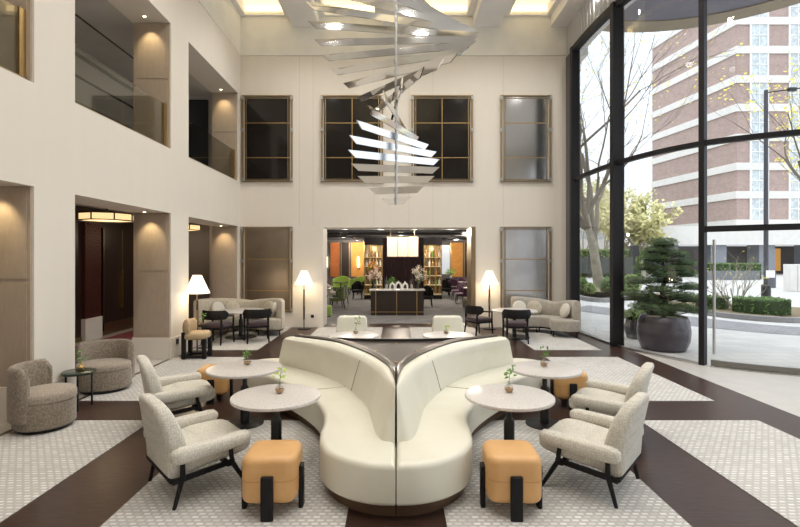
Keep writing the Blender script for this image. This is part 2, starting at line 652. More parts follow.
q_ = 0
for x_, nm in ((-2.43, 'left of the chandelier'), (0.0, 'in line with the chandelier'), (2.44, 'right of the chandelier'), (4.6, 'nearest the glazing')):  # fill lamps added above the frame to lift the interior light
    for y_, nn in ((1.0, 'first row'), (4.2, 'second row'), (7.6 if x_ else 8.4, 'third row'), (11.0, 'nearest the back wall')):
        L = thing('added_beam_downlight', 'added white downlight, out of view in the ceiling beam %s, %s' % (nm, nn), 'ceiling light', (x_, y_, 8.13), 0, 'added fill downlights in the ceiling beams')
        m = MB(); m.lathe([(0.12, -0.012), (0.14, 0.0)], 24); m.build('trim_ring', white, L)
        m = MB(); m.lathe([(0.10, -0.016), (0.10, -0.012)], 20); m.build('lens', mat('lens_glow', (1, .95, .85), 0.5, emit=1.2), L)
        lamp('spot', 'SPOT', (0, 0, -0.05), DOWN, (1, 0.965, 0.92), L, 0.12, 150)

# ------------------------------------------------------------------ glazed facade


def strip(curve, z0, z1, d0, d1, m, M=None):
    """curved bar following the facade between offsets d0..d1 (positive = outwards)"""
    prof = [(d0, z0), (d1, z0), (d1, z1), (d0, z1)]
    vs_ = []
    n = len(curve)
    for i, p in enumerate(curve):
        q0 = curve[max(i - 1, 0)]
        q1 = curve[min(i + 1, n - 1)]
        d = (q1 - q0).normalized()
        nx, ny = -d.y, d.x
        for dd, z in prof:
            vs_.append((p.x + nx * dd, p.y + ny * dd, z))
    fs = [(0, 1, 2, 3), tuple((n - 1) * 4 + k for k in (3, 2, 1, 0))]
    for i in range(n - 1):
        for k in range(4):
            l = (k + 1) % 4
            fs.append((i * 4 + k, (i + 1) * 4 + k, (i + 1) * 4 + l, i * 4 + l))
    m.add(vs_, fs, False)
    return m


def post(m, i, w_, depth, z0=0, z1=7.32):
    p = FC[i]
    d = (FC[min(i + 1, len(FC) - 1)] - FC[max(i - 1, 0)]).normalized()
    a = atan2(d.y, d.x)
    M = Matrix.Translation((p.x, p.y, 0)) @ Matrix.Rotation(a, 4, 'Z')
    m.box(-w_ / 2, w_ / 2, -depth / 2, depth / 2, z0, z1, M)


wins = []
for wi, (i0, i1, pw, pd) in enumerate(((k1, k2, 0.12, 0.22), (k2, k3, 0.12, 0.26))):
    W = sroot('window_%d' % (wi + 1))
    seg_ = [Vector((p.x, p.y)) for p in FC[i0:i1 + 1]]
    m = MB(); post(m, i0, pw, pd); m.build('mullion', blackmull, W)
    m = MB(); strip(seg_, 3.86, 3.95, -0.05, 0.05, m); m.build('transom', blackmull, W)
    m = MB(); strip(seg_, 7.20, 7.34, -0.08, 0.08, m); m.build('head_rail', blackmull, W)
    m = MB(); strip(seg_, 0.0, 0.04, -0.03, 0.03, m); m.build('sill_channel', steel, W)
    m = MB(); strip(seg_, 0.04, 7.2, -0.006, 0.006, m); m.build('glass', glassm, W)
W = sroot('window_3')
seg_ = [Vector((p.x, p.y)) for p in FC[k3:]]
m = MB(); post(m, k3, 0.09, 0.14); m.build('mullion', blackmull, W)
m = MB(); post(m, len(FC) - 1, 0.12, 0.2); m.build('mullion', blackmull, W)
m = MB(); strip(seg_, 3.86, 3.95, -0.05, 0.05, m); strip(seg_, 2.34, 2.44, -0.06, 0.06, m); m.build('transom', blackmull, W)
m = MB(); strip(seg_, 7.20, 7.34, -0.08, 0.08, m); m.build('head_rail', blackmull, W)
m = MB(); strip(seg_, 2.44, 7.2, -0.006, 0.006, m); m.build('glass', glassm, W)
D = sroot('door_1')
seg_ = [Vector((p.x, p.y)) for p in FC[k3 + 1:]]
m = MB(); strip(seg_, 0.11, 2.33, -0.007, 0.007, m); m.build('door_glass', glassm, D)
m = MB(); strip(seg_, 0.02, 0.11, -0.03, 0.03, m); m.build('bottom_rail', mat('rail_grey', (0.22, 0.21, 0.19), 0.4, metal=0.6), D)
m = MB(); strip(seg_, 0.0, 0.02, -0.12, 0.12, m); m.build('threshold', steel, D)
hx, hy = 5.50, 8.30
m = MB(); m.tube([(hx, hy, 0.22), (hx, hy, 2.2)], 0.022, 10)
m.tube([(hx, hy, 0.45), (hx + 0.06, hy + 0.08, 0.45)], 0.01, 6); m.tube([(hx, hy, 1.95), (hx + 0.06, hy + 0.08, 1.95)], 0.01, 6)
m.build('door_handle', steel, D)
# end cheek between the back wall and the first mullion
W = sroot('window_4')
m = MB(); m.box(4.6, 4.68, 12.45, 13.0, 0, 7.3); m.build('cladding', mat('grey_cladding', (0.13, 0.12, 0.125), 0.5), W)
# glazing continuing beside the camera
W = sroot('window_5')
m = MB()
for y in (-3, 0, 2.5, 5):
    m.box(8.05, 8.17, y, y + 0.12, 0, 7.3)
m.box(8.07, 8.15, -3, 7.3, 3.86, 3.95); m.box(8.05, 8.17, -3, 7.3, 7.2, 7.34)
m.build('window_frame', blackmull, W)
m = MB(); m.box(8.10, 8.11, -3, 7.3, 0.02, 7.2); m.build('glass', glassm, W)

# carpet bays
CX = [(-4.18, -2.83), (-2.08, -0.36), (0.36, 2.08), (2.83, 4.2)]
CY = [(1.6, 5.57), (6.33, 9.1), (9.8, 12.97)]
CL = [['beside the left pier, in front of the bucket chairs', 'under the front left armchair and table', 'under the front right armchair and table', 'beyond the front right armchair, nearest the glass door'],
      ['by the rear bucket chair and left wall', 'behind the rear left table', 'behind the rear right table', 'between the rear right armchair and the window wall'],
      ['under the left alcove table and black chairs', 'in front of the left cream chair at the wide opening', 'in front of the right cream chair at the wide opening', 'under the right alcove curved sofa']]
for j, (y0, y1) in enumerate(CY):
    for i, (x0, x1) in enumerate(CX):
        m = MB(); m.box(x0, x1, y0, y1, 0.0, 0.006)
        tag(m.build('inlaid_carpet', carpetm), 'pale mosaic carpet inlay ' + CL[j][i], 'carpet', 'carpet inlays set in the dark wood floor')

# ------------------------------------------------------------------ lobby behind the left wall (ground floor)
b = MB(); b.box(-7.4, XL - 0.05, -3, 22, -0.1, -0.001); struct('floor_lobby', b, stone)
m = MB(); m.box(-6.78, -4.92, 1, 13.7, 0, 0.012); tag(m.build('lobby_carpet', red_carpet), 'wine red patterned carpet runner in the lobby behind the left wall', 'carpet')
b = MB(); b.box(-7.6, -7.1, -3, 22, 0, 3.1); struct('wall_lobby', b, darkwood)
b = MB(); b.box(-7.1, -7.08, -3, 22, 0, 0.1); struct('baseboard_lobby', b, brassd)
b = MB(); b.box(-7.6, XL - 0.7, -3, 22, 3.05, 3.2)
b.box(-7.6, XL - 0.7, 22, 22.2, 0, 7.2)
b.box(XL - 0.85, XL - 0.7, YB, 22, 0, 3.05); b.box(-7.6, XL - 0.7, -3.2, -3, 0, 7.2)
struct('ceiling_lobby', b, greyp)
for i, y in enumerate((5.0, 9.55, 12.9, 16.2)):
    L = thing('lantern_pendant', ['octagonal black framed amber lantern in the nearest lobby bay', 'octagonal amber lantern seen through the middle left opening', 'octagonal amber lantern seen through the far left opening', 'octagonal amber lantern deepest in the lobby'][i], 'ceiling light', (-5.75, y, 2.62), 0, 'octagonal lanterns in the left lobby')
    pr = [(0.50, 0.0), (0.50, 0.13), ]
    m = MB(); m.lathe([(0.48, 0.01), (0.48, 0.13)], 8, smooth=False); m.build('lit_panels', lanternm, L)
    m = MB()
    for k in range(8):
        a = 2 * pi * k / 8
        c_ = 2 * pi * (k + 1) / 8
        for z in (0.0, 0.135):
            m.bar((0.5 * cos(a), 0.5 * sin(a), z), (0.5 * cos(c_), 0.5 * sin(c_), z), 0.02, 0.02)
        m.bar((0.5 * cos(a), 0.5 * sin(a), 0), (0.5 * cos(a), 0.5 * sin(a), 0.14), 0.02, 0.02)
    m.build('frame', black, L)
    m = MB(); m.cyl((0, 0), 0.02, 0.13, 0.43, 8); m.build('drop_rod', black, L)
    lamp('glow', 'POINT', (0, 0, -0.2), 6, (1, 0.82, 0.6), L, 0.2)
# lobby wall dressing: doors, lattice column, lit panel
di = 1
for y0 in (8.9, 11.55, 13.6):
    di += 1
    Dd = sroot('door_%d' % di)
    m = MB(); m.box(-7.1, -7.05, y0, y0 + 1.6, 0.1, 2.6); m.build('door_leaf', mat('door_brown', (0.03, 0.016, 0.012), 0.3), Dd)
    m = MB()
    for yy in (y0, y0 + 0.79, y0 + 1.57):
        m.box(-7.06, -7.035, yy, yy + 0.025, 0.1, 2.6)
    m.box(-7.06, -7.035, y0, y0 + 1.6, 0.1, 0.3)
    m.build('door_trim', brassd, Dd)
    m = MB(); m.box(-7.05, -6.99, y0 + 0.70, y0 + 0.76, 0.6, 1.6); m.build('door_handle', brass, Dd)
m = MB(); m.box(-7.1, -7.02, 10.85, 11.42, 0.5, 2.95)
C_ = thing('lattice_column', 'dark red lattice patterned column in the left lobby', 'column', (0, 0, 0))
m.build('core', mat('oxblood', (0.07, 0.016, 0.012), 0.5), C_)
m = MB()
for k in range(34):
    z = 0.6 + k * 0.07
    for q in range(6):
        y = 10.87 + q * 0.09 + (0.055 if k % 2 else 0)
        m.box(-7.02, -7.005, y, y + 0.03, z, z + 0.03)
m.build('lattice', mat('copper_red', (0.14, 0.04, 0.025), 0.35, metal=0.5), C_)
m = MB(); m.box(-7.1, -7.0, 10.82, 11.45, 0, 0.5); m.build('plinth', plaster2, C_)
m = MB(); m.box(-7.1, -7.06, 17.6, 18.9, 0.7, 2.3)
tag(m.build('backlit_panel', mat('panel_glow', (0.9, 0.85, 0.75), 0.6, emit=0.7, ecol=(1, 0.92, 0.8))), 'pale backlit wall panel at the far end of the lobby', 'wall light')
# upper gallery behind the left wall
b = MB(); b.box(-7.6, XL - 0.7, -3, YB + 0.5, 3.55, 3.88); struct('floor_gallery', b, stone)
b = MB(); b.box(-7.2, XL - 0.7, -3, YB + 0.5, 6.28, 6.5); struct('ceiling_gallery', b, greyp)
b = MB(); b.box(-7.2, -6.6, -3, YB + 0.5, 3.88, 6.28); struct('wall_gallery', b, mat('gallery_taupe', (0.50, 0.46, 0.42), 0.8))
b = MB(); b.box(-6.6, XL - 0.7, YB, YB + 0.4, 3.88, 6.28); struct('wall_gallery_end', b, greyp)
ti += 1
b = MB()
b.box(-6.6, -6.57, -3, YB, 6.05, 6.12); b.box(-6.6, -6.57, -3, YB, 5.62, 5.66); b.box(-5.8, -5.76, -3, YB, 6.27, 6.285)
struct('trim_%d' % ti, b, black)
for y0, y1 in ((9.7, 11.9), (3.2, 5.2)):
    di += 1
    b = MB(); b.box(-6.62, -6.55, y0, y1, 3.88, 5.1)
    Dd = sroot('door_%d' % di)
    b.build('door_leaf', mat('navy_black', (0.02, 0.022, 0.028), 0.4), Dd)
di += 1
Dd = sroot('door_%d' % di)
b = MB(); b.box(-5.75, -5.08, YB - 0.05, YB + 0.02, 3.88, 6.15); b.build('door_leaf', mat('navy_black', (0.02, 0.022, 0.028), 0.4), Dd)
for i, (a, c) in enumerate(OPN):
    G = thing('glass_balustrade', ['smoked glass balustrade with brass posts in the nearest upper left opening', 'smoked glass balustrade with brass posts in the middle upper opening', 'smoked glass balustrade with brass posts in the upper opening by the back wall'][i], 'balustrade', (XL - 0.08, 0, 3.92), 0, 'glass balustrades of the upper gallery')
    m = MB(); m.box(-0.01, 0.01, a + 0.06, c - 0.1, 0.02, 0.80); m.build('glass', railglass, G)
    m = MB(); m.box(-0.03, 0.02, a + 0.02, a + 0.06, 0, 0.82); m.build('post', brass, G)
    m = MB(); m.box(-0.03, 0.02, c - 0.14, c - 0.04, 0, 0.82); m.build('post', brass, G)
    m = MB(); m.box(-0.04, 0.03, a + 0.02, c - 0.04, 0, 0.04); m.build('channel', brassd, G)
# downlights in the reveals
for i, (a, c) in enumerate(OPN):
    for z, nm in ((2.72, 'lower'), (6.26, 'upper')):
        L = thing('downlight', 'small recessed downlight in the soffit of the %s %s left opening' % (['nearest', 'middle', 'far'][i], nm), 'ceiling light', (XL - 0.35, c - 0.28, z), 0, 'recessed downlights over the beige reveals')
        m = MB(); m.lathe([(0.035, -0.008), (0.04, 0.0)], 16); m.build('trim_ring', white, L)
        m = MB(); m.lathe([(0.024, -0.011), (0.024, -0.008)], 12); m.build('bulb', bulbm, L)
        lamp('spot', 'SPOT', (0, 0, -0.03), 14, (1, 0.78, 0.45), L, 0.02, 75, (radians(24), 0, 0))

# ------------------------------------------------------------------ brass framed panels on the back wall
X = lambda px, Y: (px - 396) * Y / 480


def wall_panel(label, px0, px1, z0, z1, cols, rowz, glass, cat='window'):
    x0, x1 = X(px0, YB), X(px1, YB)
    P_ = thing('brass_framed_panel', label, cat, ((x0 + x1) / 2, YB, z0), 0, 'brass framed dark glass panels on the back wall')
    w_ = x1 - x0
    h = z1 - z0
    m = MB(); m.box(-w_ / 2 + 0.06, w_ / 2 - 0.06, -0.03, -0.002, 0.05, h - 0.05); m.build('glass', glass, P_)
    m = MB()
    for s in (-1, 1):
        m.box(s * w_ / 2 - 0.02, s * w_ / 2 + 0.02, -0.07, 0, 0, h)
        m.box(s * (w_ / 2 - 0.1) - 0.012, s * (w_ / 2 - 0.1) + 0.012, -0.05, 0, 0, h)
    m.box(-w_ / 2, w_ / 2, -0.06, 0, 0, 0.03); m.box(-w_ / 2, w_ / 2, -0.06, 0, h - 0.03, h)
    m.box(-w_ / 2 + 0.06, w_ / 2 - 0.06, -0.05, 0, 0.06, 0.08); m.box(-w_ / 2 + 0.06, w_ / 2 - 0.06, -0.05, 0, h - 0.09, h - 0.07)
    m.build('frame', brassd, P_)
    for rz_ in rowz:
        m = MB(); m.box(-w_ / 2 + 0.06, w_ / 2 - 0.06, -0.045, 0, rz_ * h - 0.011, rz_ * h + 0.011); m.build('glazing_bar', brass, P_)
    for k in range(1, cols):
        xx = -w_ / 2 + w_ * k / cols
        m = MB(); m.box(xx - 0.011, xx + 0.011, -0.043, 0, 0.05, h - 0.05); m.build('glazing_bar', brass, P_)
    for s in (-1, 1):
        for zz in (0.02, h * 0.58, h - 0.12):
            m = MB(); m.box(s * w_ / 2 - 0.035, s * w_ / 2 + 0.035, -0.09, 0, zz, zz + 0.09); m.build('clip', steel, P_)
    return P_


wall_panel('dark glass wall panel in a brass frame, upper row, nearest the left corner', 243, 292, 3.93, 6.27, 1, (0.28, 0.68), darkglass)
wall_panel('six pane dark glass panel in a brass frame, upper row, left of the chandelier', 322, 382.5, 3.93, 6.27, 2, (0.28, 0.68), darkglass)
wall_panel('six pane dark glass panel in a brass frame, upper row, right of the chandelier', 412, 472, 3.93, 6.27, 2, (0.28, 0.68), darkglass)
wall_panel('silvery mirror panel in a brass frame, upper row, nearest the window wall', 501, 550, 3.93, 6.27, 1, (0.28, 0.68), silvermir2, 'mirror')
wall_panel('tall bronze mirror panel behind the left alcove sofa', 243, 292, 0.42, 2.72, 1, (0.25, 0.62), bronzemir, 'mirror')
wall_panel('tall silvery mirror panel behind the right alcove sofa', 501, 550, 0.42, 2.72, 1, (0.25, 0.62), silvermir, 'mirror')

# ------------------------------------------------------------------ CHANDELIER
CH = thing('blade_chandelier', 'tall spiral chandelier of polished metal blades hanging over the cream sofas', 'chandelier', (0, 7.0, 0))
TH = [-24, -12, 0, 12, 26, 39, 53, 66, 80, 95, 112, 130, 146, 158, 168, 177, 188, 198, 208, 218, 228, 238, 248, 258, 268, 278, 288, 298, 308]
LN = [.24, .42, .56, .66, .74, .81, .86, .90, .93, .94, .95, .96, 1.0, 1.08, 1.15, 1.2, 1.26, 1.3, 1.32, 1.32, 1.32, 1.3, 1.25, 1.18, 1.1, 1.0, .88, .75, .6]
for k, (th, L) in enumerate(zip(TH, LN)):
    z = 2.72 + 0.1555 * k
    a = radians(th)        # left end nearer for positive th
    h = 0.10
    t_ = 0.008
    M = Matrix.Translation((0, 0, z)) @ Matrix.Rotation(a + pi, 4, 'Z')
    sgn = 1
    v_ = []
    for y in (-t_, t_):
        v_ += [(-L, y, h / 2), (-L + 0.11, y, -h / 2), (L - 0.11, y, -h / 2), (L, y, h / 2)]
    m = MB(); m.add(v_, [(0, 1, 2, 3), (7, 6, 5, 4), (0, 4, 5, 1), (1, 5, 6, 2), (2, 6, 7, 3), (3, 7, 4, 0)], False, M)
    m.build('blade', mirror, CH)
m = MB(); m.tube([(0, 0, 2.66), (0, 0, 8.13)], 0.018, 10)
for k in range(34):
    m.cyl((0, 0), 0.026, 2.70 + 0.1555 * k, 2.76 + 0.1555 * k, 10)
m.build('rod', steel, CH)
m = MB(); m.cyl((0, 0), 0.16, 8.09, 8.13, 24); m.build('ceiling_rose', steel, CH)

# ------------------------------------------------------------------ CENTRAL SOFAS
OUT = [(0, 3.42), (.18, 3.44), (.36, 3.52), (.52, 3.67), (.61, 3.86), (.645, 4.08), (.655, 4.32), (.70, 4.6), (.80, 4.9), (.98, 5.22), (1.25, 5.6), (1.6, 6.0), (1.95, 6.32), (2.12, 6.6), (2.08, 6.88), (1.88, 7.05), (1.62, 7.06), (1.42, 6.9)]
Fb = [(.01, 3.84), (.12, 3.88), (.185, 4.08), (.235, 4.42), (.31, 4.8), (.58, 5.48), (1.0, 6.1), (1.62, 6.68)]
Ft = [(.008, 3.95), (.02, 3.98), (.05, 4.12), (.115, 4.42), (.20, 4.74), (.47, 5.35), (.93, 5.97), (1.49, 6.42)]
Mt = [(.004, 4.0), (.006, 4.06), (.015, 4.22), (.045, 4.52), (.11, 4.85), (.34, 5.42), (.76, 6.08), (1.38, 6.52)]
Rt = [(.004, 4.02), (.005, 4.09), (.006, 4.28), (.01, 4.6), (.045, 4.9), (.25, 5.47), (.65, 6.15), (1.3, 6.60)]
Fbs, Fts, Mts, Rts = [spline(q, 8) for q in (Fb, Ft, Mt, Rt)]


def sweep_loft(m, rings, smooth=True):
    n = len(rings[0])
    vs_ = [p for r in rings for p in r]
    fs = [tuple(range(n)), tuple((len(rings) - 1) * n + k for k in reversed(range(n)))]
    for i in range(len(rings) - 1):
        for k in range(n):
            l = (k + 1) % n
            fs.append((i * n + k, i * n + l, (i + 1) * n + l, (i + 1) * n + k))
    m.add(vs_, fs, smooth)


for sg, where in ((-1, 'left'), (1, 'right')):
    S = thing('curved_sofa', 'cream leather serpentine sofa, %s half of the central pair, facing the %s armchairs' % (where, where), 'sofa', (0, 0, 0), 0, 'paired cream serpentine sofas')
    g = 0.004
    outer = spline(OUT, 5)
    inner = [Vector(p) for p in [(1.3, 6.62), (1.0, 6.42), (.65, 6.13), (.25, 5.45), (.03, 4.76), (g, 4.4)]]
    outl = [(sg * max(p.x, g), p.y) for p in outer] + [(sg * p.x, p.y) for p in spline([(1.3, 6.62), (1.0, 6.44), (.65, 6.14), (.25, 5.46), (.03, 4.77), (.006, 4.4)], 4)]
    m = MB(); m.slab(outl, 0.115, 0.42, 0.045, 0.03, 5); m.build('seat', cream, S)
    # plinth, set in
    pin = [(x * 0.93 if abs(x) > 0.02 else x, 3.52 + (y - 3.42) * 0.965) for x, y in outl]
    m = MB(); m.slab(pin, 0.0, 0.12, 0, 0); m.build('plinth', bronze_plinth, S)
    # backrest in two cushions
    nseg = len(Fbs)
    split = 38
    for a, c in ((0, split), (split, nseg - 1)):
        rings = []
        for i in range(a, c + 1):
            e = 0.0
            fb, ft, mt = Fbs[i], Fts[i], Mts[i]
            rise = 0.0
            prof = []
            for t_, z in ((0, 0.40), (0.12, 0.46), (0.45, 0.60), (0.78, 0.72), (0.93, 0.775)):
                p = fb.lerp(ft, t_)
                prof.append((p.x, p.y, z))
            for t_, z in ((0.06, 0.80), (0.3, 0.822), (0.65, 0.828), (1.0, 0.82)):
                p = ft.lerp(mt, t_)
                prof.append((p.x, p.y, z))
            prof.append((mt.x, mt.y, 0.40))
            if i == c:
                ins = 1
            rings.append([Vector((sg * max(p[0], g), p[1], p[2])) for p in prof])
        # soften the outermost end
        if c == nseg - 1:
            last = rings[-1]
            cen = sum(last, Vector()) / len(last)
            d = (Fbs[-1] - Fbs[-2]).normalized()
            r2 = []
            for p in last:
                q = cen.lerp(p, 0.80)
                q = q + Vector((sg * d.x, d.y, 0)) * 0.05
                r2.append(q)
            r1 = []
            for p in last:
                q = cen.lerp(p, 0.96) + Vector((sg * d.x, d.y, 0)) * 0.03
                r1.append(q)
            rings += [r1, r2]
        m = MB(); sweep_loft(m, rings); m.build('backrest', cream, S, )
    # piping at the joint
    fb, ft = Fbs[split], Fts[split]
    pts = []
    for t_, z in ((0, 0.425), (0.12, 0.46), (0.45, 0.60), (0.78, 0.72), (0.93, 0.775)):
        p = fb.lerp(ft, t_); pts.append((sg * p.x, p.y, z))
    p = ft.lerp(Mts[split], 0.4); pts.append((sg * p.x, p.y, 0.826))
    m = MB(); m.tube(pts, 0.005, 6); m.tube([(sg * .575, 5.48, 0.421), (sg * .85, 5.38, 0.421), (sg * 1.06, 5.33, 0.418)], 0.004, 6)
    m.build('seam', mat('piping_grey', (0.30, 0.28, 0.22), 0.6), S)
    # dark back shell and top rail
    rings = []
    for i in range(12, nseg):
        mt, rt = Mts[i], Rts[i]
        rings.append([Vector((sg * mt.x, mt.y, 0.10)), Vector((sg * mt.x, mt.y, 0.838)), Vector((sg * (mt.x * .5 + rt.x * .5), mt.y * .5 + rt.y * .5, 0.846)), Vector((sg * rt.x, rt.y, 0.838)), Vector((sg * rt.x, rt.y, 0.10))])
    m = MB(); sweep_loft(m, rings, False); m.build('back_rail', mat('espresso_wood', (0.035, 0.025, 0.02), 0.28, scale=9), S)

# dark lacquered ledge filling the V between the sofas
T_ = thing('sofa_ledge', 'dark lacquered ledge filling the space between the cream sofa backs', 'ledge table', (0, 0, 0))
edge = [(p.x - 0.012, p.y + 0.01) for p in Rts if p.y > 4.75 and p.y < 6.42]
far = [(sg_ * x_, y_) for x_, y_, sg_ in ((.95, 6.42, 1), (.6, 6.34, 1), (.3, 6.30, 1), (0, 6.285, 1), (.3, 6.30, -1), (.6, 6.34, -1), (.95, 6.42, -1))]
pl = edge + far + [(-x_, y_) for x_, y_ in reversed(edge)]
m = MB(); m.slab(pl, 0.0, 0.80, 0, 0); m.build('top', darktop, T_)
m = MB(); sweep_loft(m, [[Vector((x_, y_ - 0.02, 0.80)), Vector((x_, y_ - 0.02, 0.83)), Vector((x_, y_ + 0.02, 0.83)), Vector((x_, y_ + 0.02, 0.80))] for x_, y_ in far], False)
m.build('rim', black, T_)
for px_, py_ in ((0, 5.0), (-.24, 5.62), (.24, 5.62), (-.56, 6.12), (.56, 6.12), (0, 6.1)):
    m = MB(); m.cyl((px_, py_), 0.022, 0.80, 0.806, 12); m.build('stud', brass, T_)

# ------------------------------------------------------------------ round stone tables
VN = 0


def sprig_vase(loc, label, h=0.2, seed=0, bulb='glass'):
    R_ = random.Random(seed)
    V = thing('bud_vase', label, 'vase', loc, R_.uniform(0, 6), 'bud vases with green sprigs')
    prof = [(0.012, 0.0), (0.032, 0.006), (0.044, 0.03), (0.040, 0.052), (0.018, 0.072), (0.011, 0.09), (0.014, 0.10)]
    m = MB(); m.lathe(prof, 20); m.build('bowl', vaseglass if bulb == 'glass' else brass, V)
    if bulb == 'glass':
        m = MB(); m.lathe([(0.010, 0.004), (0.030, 0.010), (0.038, 0.028), (0.036, 0.038)], 18); m.build('water', amber, V)
    p = Vector((0, 0, 0.02))
    pts = [p.copy()]
    dx, dy = R_.uniform(-.3, .3), R_.uniform(-.3, .3)
    for k in range(6):
        p = p + Vector((dx * 0.012 * k, dy * 0.012 * k, h / 6))
        pts.append(p.copy())
    m = MB(); m.tube(pts, 0.0025, 5)
    for k in (3, 4, 5):
        q = pts[k] + Vector((R_.uniform(-.05, .05), R_.uniform(-.05, .05), 0.02))
        m.tube([pts[k], q], 0.0015, 4)
    m.build('stem', stemm, V)
    m = MB()
    for k in range(11):
        c = pts[R_.choice([3, 4, 5, 6])] + Vector((R_.uniform(-.05, .05), R_.uniform(-.05, .05), R_.uniform(-.01, .035)))
        u = Vector((R_.uniform(-1, 1), R_.uniform(-1, 1), R_.uniform(-.4, .6))).normalized()
        v_ = u.orthogonal().normalized()
        l, w_ = 0.028, 0.013
        m.add([c - u * l, c + v_ * w_ + Vector((0, 0, .004)), c + u * l, c - v_ * w_ + Vector((0, 0, .004))], [(0, 1, 2, 3)], True)
    m.build('leaves', leaflime if seed % 2 else leafm, V)
    return V


def round_table(label, x, y, D=0.80, h=0.645, base=0.21, off=0.0, rz=0):
    T = thing('round_table', label, 'table', (x, y, 0.006), rz, 'round stone topped pedestal tables')
    m = MB(); m.slab(ellipse(D / 2, D / 2, 56), h - 0.036, h - 0.006, 0.008, 0.008, 3); m.build('table_top', terrazzo, T)
    m = MB(); m.lathe([(0.048, 0.02), (0.048, 0.40), (0.044, 0.42), (0.028, 0.44), (0.028, h - 0.06), (0.05, h - 0.055), (0.05, h - 0.036)], 24, (off, 0)); m.build('post', black, T)
    m = MB(); m.lathe([(base, 0.0), (base, 0.008), (base - 0.01, 0.014), (0.05, 0.02)], 40, (off, 0)); m.build('base', black, T)
    return T


round_table('round pale terrazzo table by the front left armchair, tan stool below it', -1.09, 4.37)
round_table('round pale terrazzo table by the rear left armchair', -1.72, 5.46, 0.83)
round_table('round pale terrazzo table by the front right armchair, tan stool below it', 1.03, 4.37)
round_table('round pale terrazzo table by the rear right armchair', 1.685, 5.44)
round_table('round pale stone table in front of the left cream chair at the opening', -0.68, 7.75, 0.81)
round_table('round pale stone table in front of the right cream chair at the opening', 0.84, 7.75, 0.81)
round_table('large round pale table in the left alcove between sofa and black chairs', -3.67, 11.35, 1.10, 0.65, 0.36)
round_table('large round pale table in the right alcove between sofa and black chairs', 2.80, 11.35, 1.05, 0.65, 0.36)
zt = 0.645
sprig_vase((-1.075, 4.43, zt), 'small round glass vase with lime sprig on the front left table', 0.19, 1)
sprig_vase((-1.735, 5.60, zt), 'small round glass vase on the rear left table', 0.12, 2)
sprig_vase((1.05, 4.46, zt), 'small round amber glass vase with tall sprig on the front right table', 0.21, 4)
sprig_vase((1.70, 5.52, zt), 'small round glass vase with green sprig on the rear right table', 0.17, 6)
sprig_vase((-0.66, 7.85, zt), 'glass bud vase with tall sprig on the table before the left cream chair', 0.24, 8)
sprig_vase((0.82, 7.85, zt), 'glass bud vase with short sprig on the table before the right cream chair', 0.12, 9)

# ------------------------------------------------------------------ ARMCHAIRS (local +Y = forward)
AC = None


